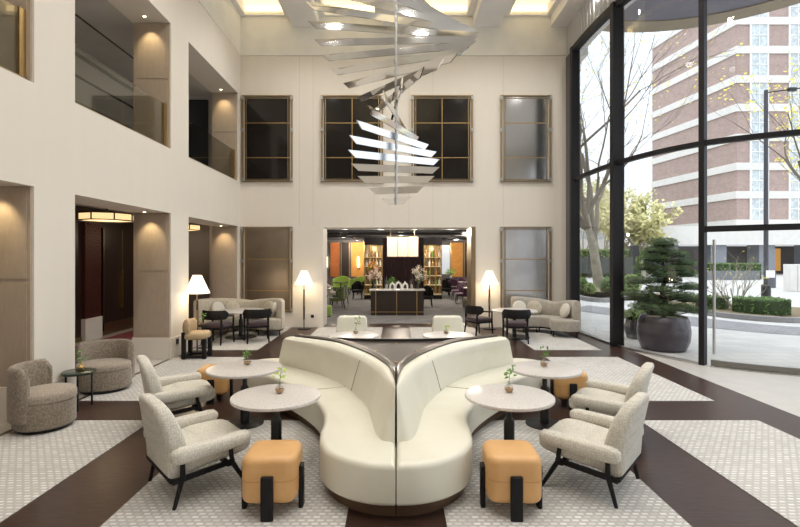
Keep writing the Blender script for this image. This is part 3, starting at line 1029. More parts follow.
def make_armchair(label):
    A = thing('lounge_armchair', label, 'armchair', (0, 0, 0), 0, 'ivory woven lounge armchairs with black legs')
    # seat cushion: slopes down to the back
    out = []
    for k in range(48):
        a = 2 * pi * k / 48
        ca, sa = cos(a), sin(a)
        e = 0.36
        xx = 0.305 * (abs(ca) ** e) * (1 if ca > 0 else -1)
        yy = 0.335 * (abs(sa) ** e) * (1 if sa > 0 else -1)
        out.append((xx * (1.06 if yy > 0 else 0.97), yy))
    m = MB(); m.slab(out, 0.0, 0.155, 0.055, 0.05, 5, warp=lambda x, y, z: (x, y + 0.02, 0.215 + z * (0.75 + 0.25 * min(1, max(0, (0.3 - y) / 0.3))) + (y + 0.3) * 0.13 - 0.02 * cos(x * 5)), crown=0.012)
    m.build('seat', seatgrey if False else boucle, A)
    # backrest: rounded shield leaning back
    prof = [(0.0, 0.285), (0.12, 0.30), (0.25, 0.315), (0.36, 0.315), (0.45, 0.290), (0.505, 0.255), (0.545, 0.215), (0.57, 0.165), (0.586, 0.10), (0.592, 0.03)]
    out = [(w_, h) for h, w_ in prof] + [(-w_, h) for h, w_ in reversed(prof)]

    def wb(x, h, z):
        # z is thickness 0..0.1 (front positive), taper towards the top; sides wrap forward
        th_ = z * (1.25 - 0.55 * h / 0.62)
        y = -0.335 - 0.18 * h + th_ + 0.45 * x * x * min(1, h * 5)
        return (x, y, 0.215 + h)
    m = MB(); m.slab(out, 0.0, 0.145, 0.05, 0.045, 4, warp=wb, crown=0.015); m.build('backrest', boucle, A)
    for s in (-1, 1):
        # arm pad
        rings = []
        for t_ in [0, 0.04, 0.12, 0.3, 0.5, 0.7, 0.88, 0.96, 1.0]:
            y = -0.33 + 0.62 * t_
            z = 0.40 + 0.028 * t_ + 0.0
            sc = {0: 0.5, 0.04: 0.85, 0.12: 1, 0.96: 0.85, 1.0: 0.45}.get(t_, 1.0)
            w_ = (0.058 + 0.006 * t_) * sc
            hh = (0.062 - 0.008 * t_) * sc
            ring = []
            for q in range(14):
                a = 2 * pi * q / 14
                ca, sa = cos(a), sin(a)
                ring.append(Vector((s * (0.345 + 0.012 * sin(t_ * pi)) + w_ * abs(ca) ** .7 * (1 if ca > 0 else -1), y, z + hh * abs(sa) ** .7 * (1 if sa > 0 else -1))))
            rings.append(ring)
        m = MB(); sweep_loft(m, rings); m.build('armrest', boucle, A)
        m = MB()
        m.tube([(s * 0.335, 0.13, 0.38), (s * 0.325, 0.15, 0.235), (s * 0.335, 0.285, 0.0)], [0.017, 0.021, 0.014], 8)
        m.build('leg', blackwood, A)
        m = MB()
        m.tube([(s * 0.335, -0.24, 0.37), (s * 0.325, -0.235, 0.235), (s * 0.315, -0.295, 0.0)], [0.017, 0.022, 0.015], 8)
        m.build('leg', blackwood, A)
    m = MB()
    for s in (-1, 1):
        m.bar((s * 0.318, 0.17, 0.242), (s * 0.318, -0.31, 0.206), 0.022, 0.04)
    m.bar((-0.32, -0.305, 0.209), (0.32, -0.305, 0.209), 0.035, 0.024)
    m.bar((-0.33, 0.13, 0.22), (0.33, 0.13, 0.22), 0.04, 0.024)
    m.build('rail', blackwood, A)
    return A


AC = make_armchair('ivory woven armchair at the front left, back to the left wall, nearest the camera')


def face(v):     # heading (deg, math convention) -> z rotation for local +Y forward
    return radians(v - 90)


AC.location = (-1.655, 4.03, 0.006); AC.rotation_euler = (0, 0, face(42))
dup(AC, (-2.47, 5.48, 0.006), face(32), 'ivory woven armchair at the rear left, beyond the nearer left armchair')
dup(AC, (1.64, 4.055, 0.006), face(140), 'ivory woven armchair at the front right, beside the round table and tan stool')
dup(AC, (2.26, 5.12, 0.006), face(146), 'ivory woven armchair at the rear right, beyond the nearer right armchair')

# ------------------------------------------------------------------ tan leather stools


def make_stool(label):
    S = thing('leather_stool', label, 'stool', (0, 0, 0), 0, 'tan leather cube stools with black slab legs')
    m = MB(); m.slab(rrect(0.40, 0.40, 0.085, 6), 0.10, 0.44, 0.05, 0.05, 5, crown=0.008); m.build('body', tan, S)
    m = MB(); m.slab(rrect(0.4035, 0.4035, 0.086, 6), 0.268, 0.273, 0, 0); m.build('seam', mat('tan_seam', (0.5, 0.27, 0.1), 0.6), S)
    for k in range(4):
        M = Matrix.Rotation(k * pi / 2, 4, 'Z')
        m = MB(); m.slab(rrect(0.09, 0.035, 0.012, 3, 0, -0.213), 0.0, 0.315, 0.008, 0, 3, M=M); m.build('leg', blackwood, S)
    return S


ST = make_stool('tan leather cube stool at the front left, beside the nearer left armchair')
ST.location = (-0.935, 3.66, 0.006); ST.rotation_euler = (0, 0, radians(2))
dup(ST, (0.875, 3.66, 0.006), radians(-2), 'tan leather cube stool at the front right, before the round table')
dup(ST, (-2.42, 6.42, 0.0), radians(6), 'tan leather cube stool behind the rear left armchair')
dup(ST, (2.24, 6.22, 0.0), radians(-5), 'tan leather cube stool behind the rear right round table')

# ------------------------------------------------------------------ bucket chairs (local +Y forward)


def make_bucket(label):
    B_ = thing('bucket_chair', label, 'armchair', (0, 0, 0), 0, 'taupe chenille bucket chairs by the left wall')
    m = MB(); m.lathe([(0.30, 0.0), (0.32, 0.03), (0.345, 0.05)], 40); m.build('swivel_base', black, B_)
    m = MB(); m.slab(ellipse(0.37, 0.35, 44, 0, 0.0), 0.04, 0.33, 0.02, 0.03, 3); m.build('body', taupe, B_)
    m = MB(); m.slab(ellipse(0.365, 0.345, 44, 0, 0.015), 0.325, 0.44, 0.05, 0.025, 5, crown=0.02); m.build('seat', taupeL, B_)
    rings = []
    for k in range(25):
        a = radians(180 + 8 + (164) * k / 24)
        f = sin(pi * k / 24)
        top = 0.64 + 0.10 * min(1, f * 4)
        e = 1.0 if 0 < k < 24 else 0.6
        ri, ro = 0.31, 0.31 + 0.085 * e
        c_, s_ = cos(a), sin(a)
        prof = [(ri, 0.35), (ri - 0.005, top - 0.04), (ri + 0.02, top - 0.008), ((ri + ro) / 2, top), (ro - 0.02, top - 0.008), (ro, top - 0.04), (ro + 0.005, 0.35), (ro, 0.14), (ri + .03, 0.14)]
        rings.append([Vector((r * c_ * 1.02, r * s_, z)) for r, z in prof])
    m = MB(); sweep_loft(m, rings); m.build('backrest', taupe, B_)
    return B_


BU = make_bucket('taupe chenille bucket chair nearest the camera, by the left pier')
BU.location = (-3.92, 5.36, 0.006); BU.rotation_euler = (0, 0, face(14)); BU.scale = (0.82, 0.84, 0.96)
dup(BU, (-4.18, 6.87, 0.006), face(-72), 'taupe chenille bucket chair beyond the small green side table', scale=(0.96, 0.88, 0.91))
T = thing('side_table', 'small round dark green marble side table between the taupe bucket chairs', 'side table', (-4.0, 6.05, 0))
m = MB(); m.slab(ellipse(0.19, 0.19, 36), 0.435, 0.465, 0.006, 0.006, 2); m.build('table_top', greenstone, T)
for k in range(3):
    a = radians(-60 + 120 * k)
    m = MB(); m.bar((0.16 * cos(a), 0.16 * sin(a), 0.0), (0.16 * cos(a), 0.16 * sin(a), 0.437), 0.018, 0.018); m.build('leg', black, T)
sprig_vase((-3.99, 6.08, 0.465), 'small brass bud vase with dried leaf on the green side table', 0.20, 12, 'brass')

# ------------------------------------------------------------------ floor lamps
FL = thing('floor_lamp', 'floor lamp with white cone shade beside the camel chair', 'floor lamp', (-3.96, 9.56, 0), 0, 'white cone shaded floor lamps')
m = MB(); m.lathe([(0.17, 0.0), (0.17, 0.02), (0.03, 0.03)], 32); m.build('base', black, FL)
m = MB(); m.tube([(0, 0, 0.02), (0, 0, 1.25)], 0.014, 8)
m.tube([(0, 0, 0.25), (0, 0, 1.05)], 0.024, 10); m.build('pole', mat('lamp_pole', (0.05, 0.03, 0.02), 0.3), FL)
m = MB()
m.lathe([(0.245, 1.18), (0.085, 1.54), (0.082, 1.54), (0.240, 1.18)], 36); m.build('lamp_shade', shadem, FL)
m = MB(); m.cyl((0, 0), 0.03, 0.62, 0.85, 10); m.build('grip', brassd, FL)
lamp('bulb', 'POINT', (0, 0, 1.12), 7, (1, 0.8, 0.52), FL, 0.06)
dup(FL, (-2.43, 12.68, 0), 0, 'floor lamp with white cone shade between the left alcove and the wide opening')
dup(FL, (2.47, 12.70, 0), 0, 'floor lamp with white cone shade right of the wide opening, behind black chairs')

# ------------------------------------------------------------------ camel boucle chair with black slab legs, facing +X
Cc = thing('slab_leg_chair', 'camel boucle low chair with thick black legs by the left pier', 'chair', (-3.77, 9.10, 0), radians(-90 + 4))
m = MB(); m.slab(rrect(0.46, 0.46, 0.14, 6), 0.36, 0.49, 0.055, 0.05, 5, crown=0.015); m.build('seat', camel, Cc)
rings = []
for k in range(13):
    a = radians(200 + 140 * k / 12)
    sc = 1 if 0 < k < 12 else 0.6
    cx_, cy_ = 0.215 * cos(a), 0.2 * sin(a)
    ring = []
    for q in range(12):
        b_ = 2 * pi * q / 12
        ring.append(Vector((cx_ + 0.055 * sc * cos(b_) * cos(a), cy_ + 0.055 * sc * cos(b_) * sin(a), 0.575 + 0.15 * sc * sin(b_))))
    rings.append(ring)
m = MB(); sweep_loft(m, rings); m.build('backrest', camel, Cc)
for sx, sy in ((-1, -1), (1, -1), (-1, 1), (1, 1)):
    m = MB(); m.slab(rrect(0.09, 0.07, 0.015, 3, sx * 0.17, sy * 0.185), 0, 0.37 if sy > 0 else 0.5, 0, 0); m.build('leg', blackwood, Cc)
m = MB(); m.box(-0.17, 0.17, -0.2, -0.17, 0.02, 0.07); m.box(-0.19, -0.15, -0.17, 0.17, 0.02, 0.06); m.box(0.15, 0.19, -0.17, 0.17, 0.02, 0.06); m.build('stretcher', blackwood, Cc)
# small side table with sprig by that chair
T = thing('side_table', 'small dark side table under the left floor lamp, holding a glass sprig vase', 'side table', (-4.02, 9.97, 0.006))
m = MB(); m.slab(ellipse(0.14, 0.14, 28), 0.46, 0.48, 0.004, 0.004, 2); m.build('table_top', blackwood, T)
m = MB(); m.cyl((0, 0), 0.02, 0.01, 0.46, 10); m.build('post', black, T)
m = MB(); m.lathe([(0.11, 0), (0.11, 0.015), (0.02, 0.02)], 24); m.build('base', black, T)
sprig_vase((-4.02, 9.97, 0.486), 'glass bud vase with green sprig on the dark side table by the lamp', 0.20, 14)

# ------------------------------------------------------------------ black chairs (local +Y forward)


def make_black_chair(label):
    B_ = thing('barrel_back_chair', label, 'chair', (0, 0, 0), 0, 'black wooden chairs with curved backs in the alcoves')
    m = MB(); m.slab(rrect(0.50, 0.47, 0.10, 5), 0.37, 0.455, 0.035, 0.02, 4, crown=0.01); m.build('seat', aubergine, B_)
    m = MB(); m.slab(rrect(0.50, 0.46, 0.06, 5), 0.33, 0.372, 0.0, 0.0); m.build('seat_frame', blackwood, B_)
    rings = []
    for k in range(13):
        a = radians(200 + 140 * k / 12)
        c_, s_ = cos(a), sin(a)
        sc = 1 if 0 < k < 12 else 0.5
        prof = [(0.28, 0.645 - 0.095 * sc), (0.275, 0.645), (0.28, 0.645 + 0.095 * sc), (0.31, 0.645 + 0.10 * sc), (0.33, 0.645), (0.31, 0.645 - 0.10 * sc)]
        rings.append([Vector((r * c_ * 1.05, 0.02 + r * s_, z)) for r, z in prof])
    m = MB(); sweep_loft(m, rings); m.build('backrest', blackwood, B_)
    for s in (-1, 1):
        m = MB(); m.tube([(s * 0.235, -0.20, 0.66), (s * 0.285, -0.05, 0.615), (s * 0.285, 0.12, 0.60), (s * 0.265, 0.20, 0.59)], 0.018, 8); m.build('armrest', blackwood, B_)
        m = MB(); m.tube([(s * 0.265, 0.20, 0.60), (s * 0.25, 0.21, 0.35), (s * 0.26, 0.23, 0.0)], [0.018, 0.024, 0.016], 8); m.build('leg', blackwood, B_)
        m = MB(); m.tube([(s * 0.225, -0.21, 0.66), (s * 0.215, -0.20, 0.35), (s * 0.23, -0.25, 0.0)], [0.02, 0.025, 0.017], 8); m.build('leg', blackwood, B_)
    return B_


BC = make_black_chair('black curved back chair in the left alcove, nearer the floor lamp')
BC.location = (-3.92, 10.55, 0.006); BC.rotation_euler = (0, 0, face(78))
dup(BC, (-3.12, 10.78, 0.006), face(112), 'black curved back chair in the left alcove, nearer the room centre')
dup(BC, (2.68, 10.72, 0.006), face(84), 'black curved back chair in the right alcove, nearest the camera')
dup(BC, (1.98, 11.55, 0.006), face(28), 'black curved back chair in the right alcove, beside the wide opening')

# ------------------------------------------------------------------ cream chairs at the opening (facing the camera)


def make_cream_chair(label):
    B_ = thing('cream_tub_chair', label, 'armchair', (0, 0, 0), 0, 'cream leather chairs facing the camera by the wide opening')
    m = MB(); m.slab(rrect(0.56, 0.56, 0.12, 6), 0.06, 0.42, 0.05, 0.03, 5, crown=0.01); m.build('seat', cream, B_)
    out = [(x, y) for x, y in rrect(0.60, 0.50, 0.07, 5, 0, 0.25)]
    m = MB(); m.slab(out, 0, 0.14, 0.05, 0.04, 4, warp=lambda x, y, z: (x * (1.04 - 0.14 * y / 0.5), -0.22 - 0.12 * y - z * (1 - .2 * y), 0.30 + y), crown=0.008); m.build('backrest', cream, B_)
    m = MB(); m.slab(rrect(0.50, 0.50, 0.10, 5), 0.0, 0.065, 0, 0); m.build('plinth', bronze_plinth, B_)
    return B_


CC = make_cream_chair('cream leather chair behind the left small table before the opening')
CC.location = (-0.82, 8.62, 0.006); CC.rotation_euler = (0, 0, face(-90))
dup(CC, (0.96, 8.62, 0.006), face(-90), 'cream leather chair behind the right small table before the opening')

# ------------------------------------------------------------------ alcove sofas


def crescent_sofa(label, cx_, cy_, a0, a1, r, fabric, lobes):
    S = thing('crescent_sofa', label, 'sofa', (cx_, cy_, 0.006), 0, 'curved velvet sofas in the two alcoves')
    N = 40
    seat, back, rail = [], [], []
    angs = [radians(a0 + (a1 - a0) * k / N) for k in range(N + 1)]
    # seat outline
    def rin(k):
        t_ = k / N
        return r - 0.60 - 0.06 * cos(t_ * 2 * pi * 1.0)
    outl = [((r) * cos(a), (r) * sin(a)) for a in angs]
    endc = []
    inn = [(rin(k) * cos(a), rin(k) * sin(a)) for k, a in enumerate(angs)][::-1]

    def endcap(a, ro, ri, sgn):
        c = (ro + ri) / 2
        h = (ro - ri) / 2
        out = []
        for q in range(1, 8):
            b_ = pi * q / 8
            rr = c + h * cos(b_)
            off = 0.16 * sin(b_) * sgn
            out.append((rr * cos(a) - off * sin(a), rr * sin(a) + off * cos(a)))
        return out
    full = outl + endcap(angs[-1], r, rin(N), 1) + inn + endcap(angs[0], r, rin(0), -1)[::-1]
    m = MB(); m.slab(full, 0.15, 0.42, 0.05, 0.04, 5); m.build('seat', fabric, S)
    rings = []
    for k, a in enumerate(angs):
        t_ = k / N
        top = lobes(t_)
        e = 1 if 0 < k < N else 0.55
        ro, ri = r + 0.01, r - 0.15 * e
        prof = [(ri - 0.01, 0.36), (ri, top - 0.07), (ri + 0.035, top - 0.012), ((ri + ro) / 2, top), (ro - 0.03, top - 0.012), (ro, top - 0.06), (ro, 0.17)]
        rings.append([Vector((q * cos(a), q * sin(a), z)) for q, z in prof])
    m = MB(); sweep_loft(m, rings); m.build('backrest', fabric, S)
    rings = []
    for k, a in enumerate(angs):
        rings.append([Vector((q * cos(a), q * sin(a), z)) for q, z in ((rin(k) + 0.03, 0.12), (rin(k) + 0.03, 0.15), (r - 0.02, 0.15), (r - 0.02, 0.12))])
    m = MB(); sweep_loft(m, rings, False); m.build('base_frame', blackwood, S)
    for k in (1, 14, 27, N - 1):
        a = angs[k]
        for q in (rin(k) + 0.06, r - 0.07):
            m = MB(); m.cyl((q * cos(a), q * sin(a)), 0.014, 0, 0.125, 8); m.build('leg', blackwood, S)
    return S


crescent_sofa('curved beige velvet sofa in the left alcove against the bronze mirror', -3.80, 11.66, -8, 188, 1.06, sofabeige, lambda t_: 0.76 + 0.11 * abs(cos(t_ * pi)) ** 0.8)
crescent_sofa('curved greige velvet sofa in the right alcove beside the glazing', 3.30, 11.55, -20, 106, 1.06, sofagrey, lambda t_: 0.75 + 0.12 * abs(cos(t_ * pi)) ** 0.8)


def round_cushion(label, x, y, z, r, heading, material, tilt=15):
    m = MB()
    prof = []
    for k in range(13):
        a = -pi / 2 + pi * k / 12
        prof.append((max(0.002, r * (0.55 + 0.45 * cos(a)) * (0.02 if k in (0, 12) else 1) if k in (0, 12) else r * (abs(cos(a)) ** 0.35)), 0.065 * sin(a)))
    prof[0] = (0.01, -0.06); prof[-1] = (0.01, 0.06)
    m.lathe(prof, 28)
    o = m.build('round_cushion', material)
    o.location = (x, y, z)
    d = radians(heading)
    # disc axis points along heading, tilted back
    ax = Vector((cos(d) * cos(radians(tilt)), sin(d) * cos(radians(tilt)), sin(radians(tilt))))
    o.rotation_euler = ax.to_track_quat('Z', 'Y').to_euler()
    tag(o, label, 'cushion', 'round cushions on the alcove sofas')
    return o


ZC = 0.60
def cush(cxy, ang, r_, label, matl, head=None):
    x = cxy[0] + r_ * cos(radians(ang)); y = cxy[1] + r_ * sin(radians(ang))
    round_cushion(label, x, y, ZC, 0.185, ang + 180 if head is None else head, matl, 18)
LS, RS = (-3.80, 11.66), (3.30, 11.55)
cush(LS, 148, 0.80, 'pale round cushion on the left end of the beige alcove sofa, outer', cushpale)
cush(LS, 121, 0.80, 'beige round cushion just right of the outer pale one, beige sofa', sofabeige)
cush(LS, 47, 0.80, 'beige round cushion on the right side of the beige sofa, inner', sofabeige)
cush(LS, 22, 0.80, 'pale round cushion on the right end of the beige alcove sofa, outer', cushpale)
cush(RS, 99, 0.80, 'pale round cushion against the left part of the greige sofa', cushpale)
cush(RS, 72, 0.80, 'greige round cushion beside the pale one, left part of greige sofa', sofabeige)
cush(RS, 6, 0.80, 'pale round cushion on the window end of the greige sofa', cushpale)

# wall outlets
m = MB(); m.box(-2.30, -2.22, YB - 0.03, YB - 0.018, 0.26, 0.34); tag(m.build('wall_socket', black), 'black wall socket right of the lamp by the wide opening', 'socket')
m = MB(); m.box(XL + 0.018, XL + 0.03, 9.12, 9.22, 0.24, 0.34); tag(m.build('wall_socket', black), 'black wall socket on the left pier behind the camel chair', 'socket')
# ------------------------------------------------------------------ RESTAURANT beyond the wide opening
b = MB(); b.box(-9, 5.2, 13.75, 28.2, -0.1, 0.0); struct('floor_restaurant', b, rest_carpet)
b = MB()
b.box(-9.2, -9, 13.75, 28.4, 0, 3.2); b.box(5.0, 5.2, 13.75, 28.4, 0, 3.2); b.box(-9, 5.2, 28.2, 28.4, 0, 3.2)
b.box(XL - 4.9, XL - 0.7, 13.75, 13.9, 0, 3.2)
struct('wall_restaurant', b, mat('restaurant_grey', (0.16, 0.15, 0.15), 0.8))
b = MB(); b.box(-9, 5.2, 13.75, 28.4, 2.98, 3.15)
for y in (15.2, 17.2, 19.6, 22.2, 25.0):
    b.box(-9, 5.2, y, y + 0.35, 2.80, 2.98)
for x in (-5, -2.2, 2.6):
    b.box(x, x + 0.25, 13.75, 28, 2.85, 2.98)
struct('ceiling_restaurant', b, mat('ceiling_black', (0.03, 0.03, 0.035), 0.6))
ti += 1
b = MB(); b.box(-3.2, 4.0, 14.3, 14.75, 2.74, 2.79); struct('trim_%d' % ti, b, mat('soffit_grey', (0.42, 0.42, 0.43), 0.6))
for i, x in enumerate((-1.6, -0.5, 0.6, 1.7)):
    L = thing('ceiling_spot', 'small ceiling spotlight just inside the wide opening, %s' % ['leftmost of four', 'second from the left', 'second from the right', 'rightmost of four'][i], 'ceiling light', (x, 15.0, 2.86), 0, 'ceiling spotlights inside the opening')
    m = MB(); m.cyl((0, 0), 0.03, -0.05, 0.12, 12); m.build('body', steel, L)
    m = MB(); m.cyl((0, 0), 0.022, -0.055, -0.05, 12); m.build('bulb', bulbm, L)
    lamp('spot', 'POINT', (0, 0, -0.15), 32, (1, 0.9, 0.78), L, 0.05)

# counter
K = thing('display_counter', 'dark wood display counter with brass uprights and white marble top', 'counter', (0.04, 15.95, 0))
m = MB(); m.box(-0.86, 0.86, -0.32, 0.34, 0.0, 0.80); m.build('body', mat('counter_wood', (0.035, 0.022, 0.018), 0.35, scale=14, stretch=(1, 1, .2)), K)
m = MB(); m.slab(rrect(1.82, 0.74, 0.02, 2), 0.80, 0.84, 0.006, 0.006, 2); m.build('top', mat('white_marble', (0.8, 0.78, 0.76), 0.2, scale=6, detail=9), K)
m = MB()
for x in (-0.70, -0.02, 0.64):
    m.box(x - 0.014, x + 0.014, -0.335, -0.32, 0.0, 0.80)
m.box(-0.86, 0.86, -0.33, -0.32, 0.10, 0.125)
m.build('brass_inlay', brass, K)
# objects on it
for i, (x, l) in enumerate(((-0.33, 'left'), (0.50, 'right'))):
    G = thing('glass_cloche', 'glass bell cloche on the display counter, %s of the white vases' % l, 'cloche', (x + 0.02, 15.85, 0.84), 0, 'glass cloches on the counter')
    m = MB(); m.lathe([(0.09, 0.0), (0.09, 0.02)], 20); m.build('base', white, G)
    m = MB(); m.lathe([(0.078, 0.02), (0.078, 0.28), (0.06, 0.34), (0.02, 0.375), (0.014, 0.40), (0.02, 0.42)], 20); m.build('dome', vaseglass, G)
    m = MB(); m.lathe([(0.04, 0.02), (0.045, 0.12), (0.03, 0.16)], 14); m.build('contents', cushpale, G)
whitec = mat('white_ceramic', (0.85, 0.84, 0.82), 0.35)
for i, (x, r) in enumerate(((-0.16, 0.09), (0.04, 0.115), (0.26, 0.095))):
    m = MB()
    pts = [(r * cos(pi * k / 14) * 0.8, 0, 0.08 + r * 1.2 * sin(pi * k / 14)) for k in range(15)]
    pts = [(r * 0.8, 0, 0.0)] + pts + [(-r * 0.8, 0, 0.0)]
    m.tube(pts, [0.03] * 3 + [0.034] * 11 + [0.03] * 3, 10)
    m.lathe([(0.02, 0.09 + r * 1.2), (0.028, 0.15 + r * 1.1)], 12)
    o = m.build('arch_vase', whitec); o.location = (x + 0.04, 15.78, 0.84)
    tag(o, ['white arched ceramic vase on the counter, left of three', 'tallest white arched ceramic vase, middle of the counter', 'white arched ceramic vase on the counter, right of three'][i], 'vase', 'white arched vases on the counter')


def bouquet(name, label, loc, h, spread, mats, n, seed, vase_h=0.2, vm=None, cat='flower arrangement'):
    R_ = random.Random(seed)
    V = thing(name, label, cat, loc)
    m = MB(); m.lathe([(0.05, 0), (0.075, vase_h * .4), (0.05, vase_h), (0.055, vase_h + .01)], 16); m.build('vase', vm or vaseglass, V)
    st = MB(); fl = [MB() for _ in mats]
    for k in range(n):
        a = R_.uniform(0, 2 * pi); s_ = spread * sqrt(R_.random())
        tip = Vector((s_ * cos(a), s_ * sin(a), vase_h + (h - vase_h) * R_.uniform(0.35, 1) * (1 - 0.35 * (s_ / spread) ** 2)))
        st.tube([(0, 0, vase_h * 0.6), tip * 0.6 + Vector((0, 0, 0.1 * h)), tip], 0.004, 4)
        for q in range(14):
            c = tip + Vector((R_.gauss(0, .035), R_.gauss(0, .035), R_.gauss(0, .04)))
            u = Vector((R_.uniform(-1, 1), R_.uniform(-1, 1), R_.uniform(-1, 1))).normalized() * R_.uniform(.018, .036)
            v_ = u.orthogonal().normalized() * u.length * 0.7
            fl[k % len(mats)].add([c - u, c + v_, c + u, c - v_], [(0, 1, 2, 3)], True)
    st.build('stems', stemm, V)
    for f, mm in zip(fl, mats):
        f.build('blooms', mm, V)
    return V


blossom = mat('dry_blossom', (0.72, 0.62, 0.50), 0.9, scale=50)
blossomp = mat('pink_blossom', (0.66, 0.42, 0.36), 0.9, scale=50)
red_b = mat('red_bloom', (0.6, 0.06, 0.04), 0.8, scale=50)
yel_b = mat('yellow_bloom', (0.80, 0.50, 0.05), 0.8, scale=50)
bouquet('flower_arrangement', 'pale dried blossom arrangement on the right end of the display counter', (0.74, 15.95, 0.84), 0.78, 0.26, [blossom, cushpale], 34, 3, 0.22)
bouquet('flower_arrangement', 'pinkish dried blossom arrangement on the left end of the display counter', (-0.70, 15.95, 0.84), 0.72, 0.20, [blossomp, blossom], 30, 4, 0.22)
bouquet('flower_arrangement', 'low green leafy arrangement among the counter pieces', (-0.12, 16.1, 0.84), 0.36, 0.12, [leafm], 14, 5, 0.12)

# pendant lantern over the counter
P_ = thing('box_pendant', 'large rectangular cream fabric pendant lantern above the display counter', 'pendant light', (0.22, 16.0, 1.9))
m = MB(); m.box(-0.51, 0.51, -0.3, 0.3, 0.02, 0.65); m.build('shade', mat('pendant_fabric', (0.7, 0.6, 0.42), 0.8, emit=0.38, ecol=(1.0, 0.80, 0.50), scale=3), P_)
m = MB()
for x in (-0.51, -0.17, 0.17, 0.51):
    m.box(x - 0.008, x + 0.008, -0.31, -0.30, 0, 0.67)
for z in (0.0, 0.65):
    m.box(-0.52, 0.52, -0.31, 0.31, z, z + 0.02)
for x in (-0.4, 0.4):
    m.box(x - 0.008, x + 0.008, -0.008, 0.008, 0.67, 1.06)
m.build('frame', brassd, P_)

# bottle cabinets
for i, (x0, x1, l) in enumerate(((-1.44, -0.62, 'left'), (1.28, 2.08, 'right'))):
    Kb = thing('display_cabinet', 'tall glass and brass display cabinet %s of the counter' % l, 'cabinet', ((x0 + x1) / 2, 22, 0), 0, 'tall glass display cabinets in the restaurant')
    w_ = x1 - x0
    m = MB(); m.box(-w_ / 2, w_ / 2, -0.3, 0.3, 0, 0.16); m.box(-w_ / 2, w_ / 2, -0.3, 0.3, 2.45, 2.78); m.build('carcass', blackwood, Kb)
    m = MB()
    for sx in (-1, -0.33, 0.33, 1):
        for sy in (-1, 1):
            m.box(sx * (w_ / 2 - 0.015) - 0.012, sx * (w_ / 2 - 0.015) + 0.012, sy * 0.28 - 0.012, sy * 0.28 + 0.012, 0.16, 2.45)
    m.build('frame', brass, Kb)
    for z in (0.2, 0.62, 1.04, 1.46, 1.88):
        m = MB(); m.box(-w_ / 2 + 0.02, w_ / 2 - 0.02, -0.27, 0.27, z, z + 0.015); m.build('shelf', mat('lit_shelf', (0.9, 0.75, 0.45), 0.4, emit=0.12, ecol=(1, 0.75, 0.4)), Kb)
    m = MB(); m.box(-w_ / 2 + 0.01, w_ / 2 - 0.01, 0.285, 0.295, 0.16, 2.45); m.build('back_panel', mat('cabinet_bronze', (0.30, 0.22, 0.13), 0.25, metal=0.6, scale=9), Kb)
    R_ = random.Random(i + 5)
    n_ = 0
    for z in (0.215, 0.635, 1.055, 1.475, 1.895):
        for q in range(5):
            x = (x0 + x1) / 2 - w_ / 2 + 0.1 + q * (w_ - 0.2) / 4
            hh = R_.uniform(0.24, 0.36)
            m = MB(); m.lathe([(0.045, 0), (0.048, hh * .6), (0.016, hh * .75), (0.014, hh)], 12)
            o = m.build('bottle', MATS[R_.choice(['amber_water', 'white_ceramic', 'brass', 'vase_glass', 'leaf_green'])])
            o.location = (x, 21.9, z)
            tag(o, 'small bottle standing in the tall glass cabinet %s of the counter' % l, 'bottle', 'bottles in the %s display cabinet' % l)
    lamp('cabinet_light', 'POINT', (0, -0.1, 2.3), 6, (1, 0.78, 0.45), Kb, 0.05)
bouquet('flower_arrangement', 'red and yellow flower arrangement before the left display cabinet', (-1.02, 21.2, 0.95), 0.75, 0.26, [red_b, yel_b, leafm], 30, 7, 0.2)
T = thing('pedestal', 'dark pedestal under the red and yellow flowers', 'pedestal', (-1.02, 21.2, 0))
m = MB(); m.cyl((0, 0), 0.16, 0, 0.04, 20); m.cyl((0, 0), 0.05, 0.04, 0.92, 12); m.cyl((0, 0), 0.16, 0.92, 0.95, 20); m.build('stand', black, T)

# maroon drape wall behind the counter
m = MB()
vs_, fs = [], []
for k in range(121):
    x = -0.62 + 1.9 * k / 120
    y = 24 + 0.035 * sin(k * 0.9)
    vs_ += [(x, y, 0.0), (x, y, 2.8), (x, y + 0.03, 2.8), (x, y + 0.03, 0.0)]
for k in range(120):
    for q in range(4):
        l = (q + 1) % 4
        fs.append((k * 4 + q, (k + 1) * 4 + q, (k + 1) * 4 + l, k * 4 + l))
m.add(vs_, fs, True)
tag(m.build('velvet_curtain', mat('maroon_velvet', (0.035, 0.008, 0.012), 0.8, sheen=0.2)), 'dark maroon floor length curtain behind the display counter', 'curtain')
# partitions beside the curtain
b = MB(); b.box(-0.75, -0.62, 23.6, 24.4, 0, 2.8); b.box(1.28, 1.4, 23.6, 24.4, 0, 2.8); struct('wall_curtain_piers', b, blackwood)

